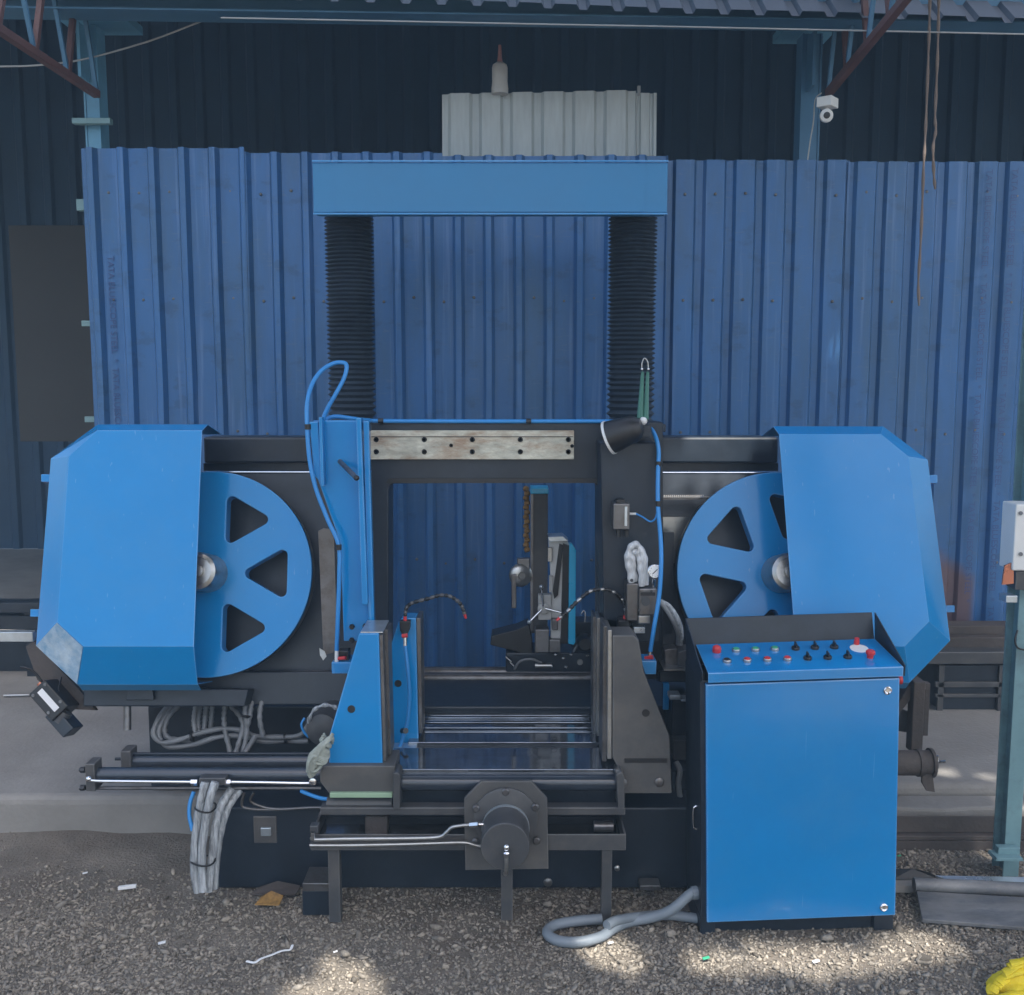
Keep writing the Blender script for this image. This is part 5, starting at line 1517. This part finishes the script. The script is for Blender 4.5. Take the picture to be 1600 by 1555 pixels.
for (p, r) in ((G(508, 1541), 0.10), (G(545, 1556), 0.08), (G(960, 1500), 0.07), (G(930, 1496), 0.04), (G(1195, 1496), 0.03), (G(1256, 1506), 0.07), (G(1308, 1508), 0.085), (G(1356, 1502), 0.075), (G(1420, 1482), 0.04), (G(1450, 1474), 0.04), (G(1120, 1500), 0.03),
               (G(1470, 1208, SLZ), 0.0), (G(1500, 1203, SLZ), 0.0), (G(1540, 1215, SLZ), 0.0), (G(1590, 1250, SLZ), 0.01), (G(1590, 1285, SLZ), 0.01),
               (W(1085, 704, 3.52), 0.035), (W(1125, 704, 3.52), 0.045), (W(1165, 700, 3.52), 0.03), (W(1445, 245, 4.3), -0.01), (W(1459, 232, 4.3), -0.01)):
    fr = random.Random(len(flecks) + 3)
    if r >= 0.05 and p.z < 0.1:
        for _ in range(5):
            a_, q_ = fr.uniform(0, 6.28), r * fr.uniform(0.2, 1.3)
            flecks.append((p + Vector((math.cos(a_) * q_ * 1.3, math.sin(a_) * q_ * 0.7, 0)), fr.uniform(-0.01, 0.035)))
    else:
        flecks.append((p, r))
sa = SUN.cross(Vector((0, 0, 1))).normalized()
sb_ = SUN.cross(sa).normalized()
fl = np.array([[p.dot(sa), p.dot(sb_), r] for p, r in flecks])
NL = 46000
C0 = np.array([1.75, 0.35, 6.3])
u = rng.uniform(-1, 1, (NL * 2, 3))
u = u[(u[:, 0] ** 4 + u[:, 1] ** 4 < 1)][:NL]
u[:, 2] *= np.sqrt(np.maximum(0.05, 1 - 0.75 * (u[:, 0] ** 4 + u[:, 1] ** 4)))
ctr = C0 + u * np.array([2.95, 2.75, 1.0])
pa = ctr @ np.array(sa)
pb = ctr @ np.array(sb_)
ok = np.ones(len(ctr), bool)
size = rng.uniform(0.075, 0.14, len(ctr))
for f_ in fl:
    dd = np.hypot((pa - f_[0]), (pb - f_[1]))
    ok &= dd > f_[2] + size * 0.7
ctr, size = ctr[ok], size[ok]
n = len(ctr)
nrm = rng.normal(0, 0.55, (n, 3)) + np.array([0, -0.2, 1.0])
nrm /= np.linalg.norm(nrm, axis=1)[:, None]
ra_ = rng.normal(0, 1, (n, 3))
t1 = np.cross(nrm, ra_)
t1 /= np.linalg.norm(t1, axis=1)[:, None]
t2 = np.cross(nrm, t1)
prof_ = [(-1, 0), (-0.1, -0.42), (1, 0), (-0.1, 0.42)]
LV = np.stack([ctr + t1 * (a * size)[:, None] + t2 * (b * size)[:, None] for a, b in prof_], 1).reshape(-1, 3)
me = bpy.data.meshes.new('crown')
me.vertices.add(len(LV))
me.vertices.foreach_set('co', (LV - np.array(WL[tr.name])).astype(np.float32).ravel())
me.loops.add(n * 4)
me.loops.foreach_set('vertex_index', np.arange(n * 4, dtype=np.int32))
me.polygons.add(n)
me.polygons.foreach_set('loop_start', (np.arange(n) * 4).astype(np.int32))
me.update(calc_edges=True)
me.materials.append(M['leaf'])
cw_ = bpy.data.objects.new('crown', me)
sc.collection.objects.link(cw_)
cw_.parent = tr

# ------------------------------------------------------------------ bluish haze volume added to imitate lens veil
hz = MB().box(-31, 31, -31, 31, -1.1, 8.2).build('added_haze', M['white'], kind='stuff', label='thin bluish haze added over the yard to imitate lens veil', cat='added_haze')
hm = bpy.data.materials.new('veil_haze')
hm.use_nodes = True
tt = hm.node_tree
tt.nodes.remove(tt.nodes['Principled BSDF'])
pv = tt.nodes.new('ShaderNodeVolumePrincipled')
pv.inputs['Density'].default_value = 0.013
pv.inputs['Color'].default_value = (0.58, 0.82, 1.0, 1)
tt.links.new(pv.outputs[0], tt.nodes['Material Output'].inputs['Volume'])
hz.data.materials.clear()
hz.data.materials.append(hm)
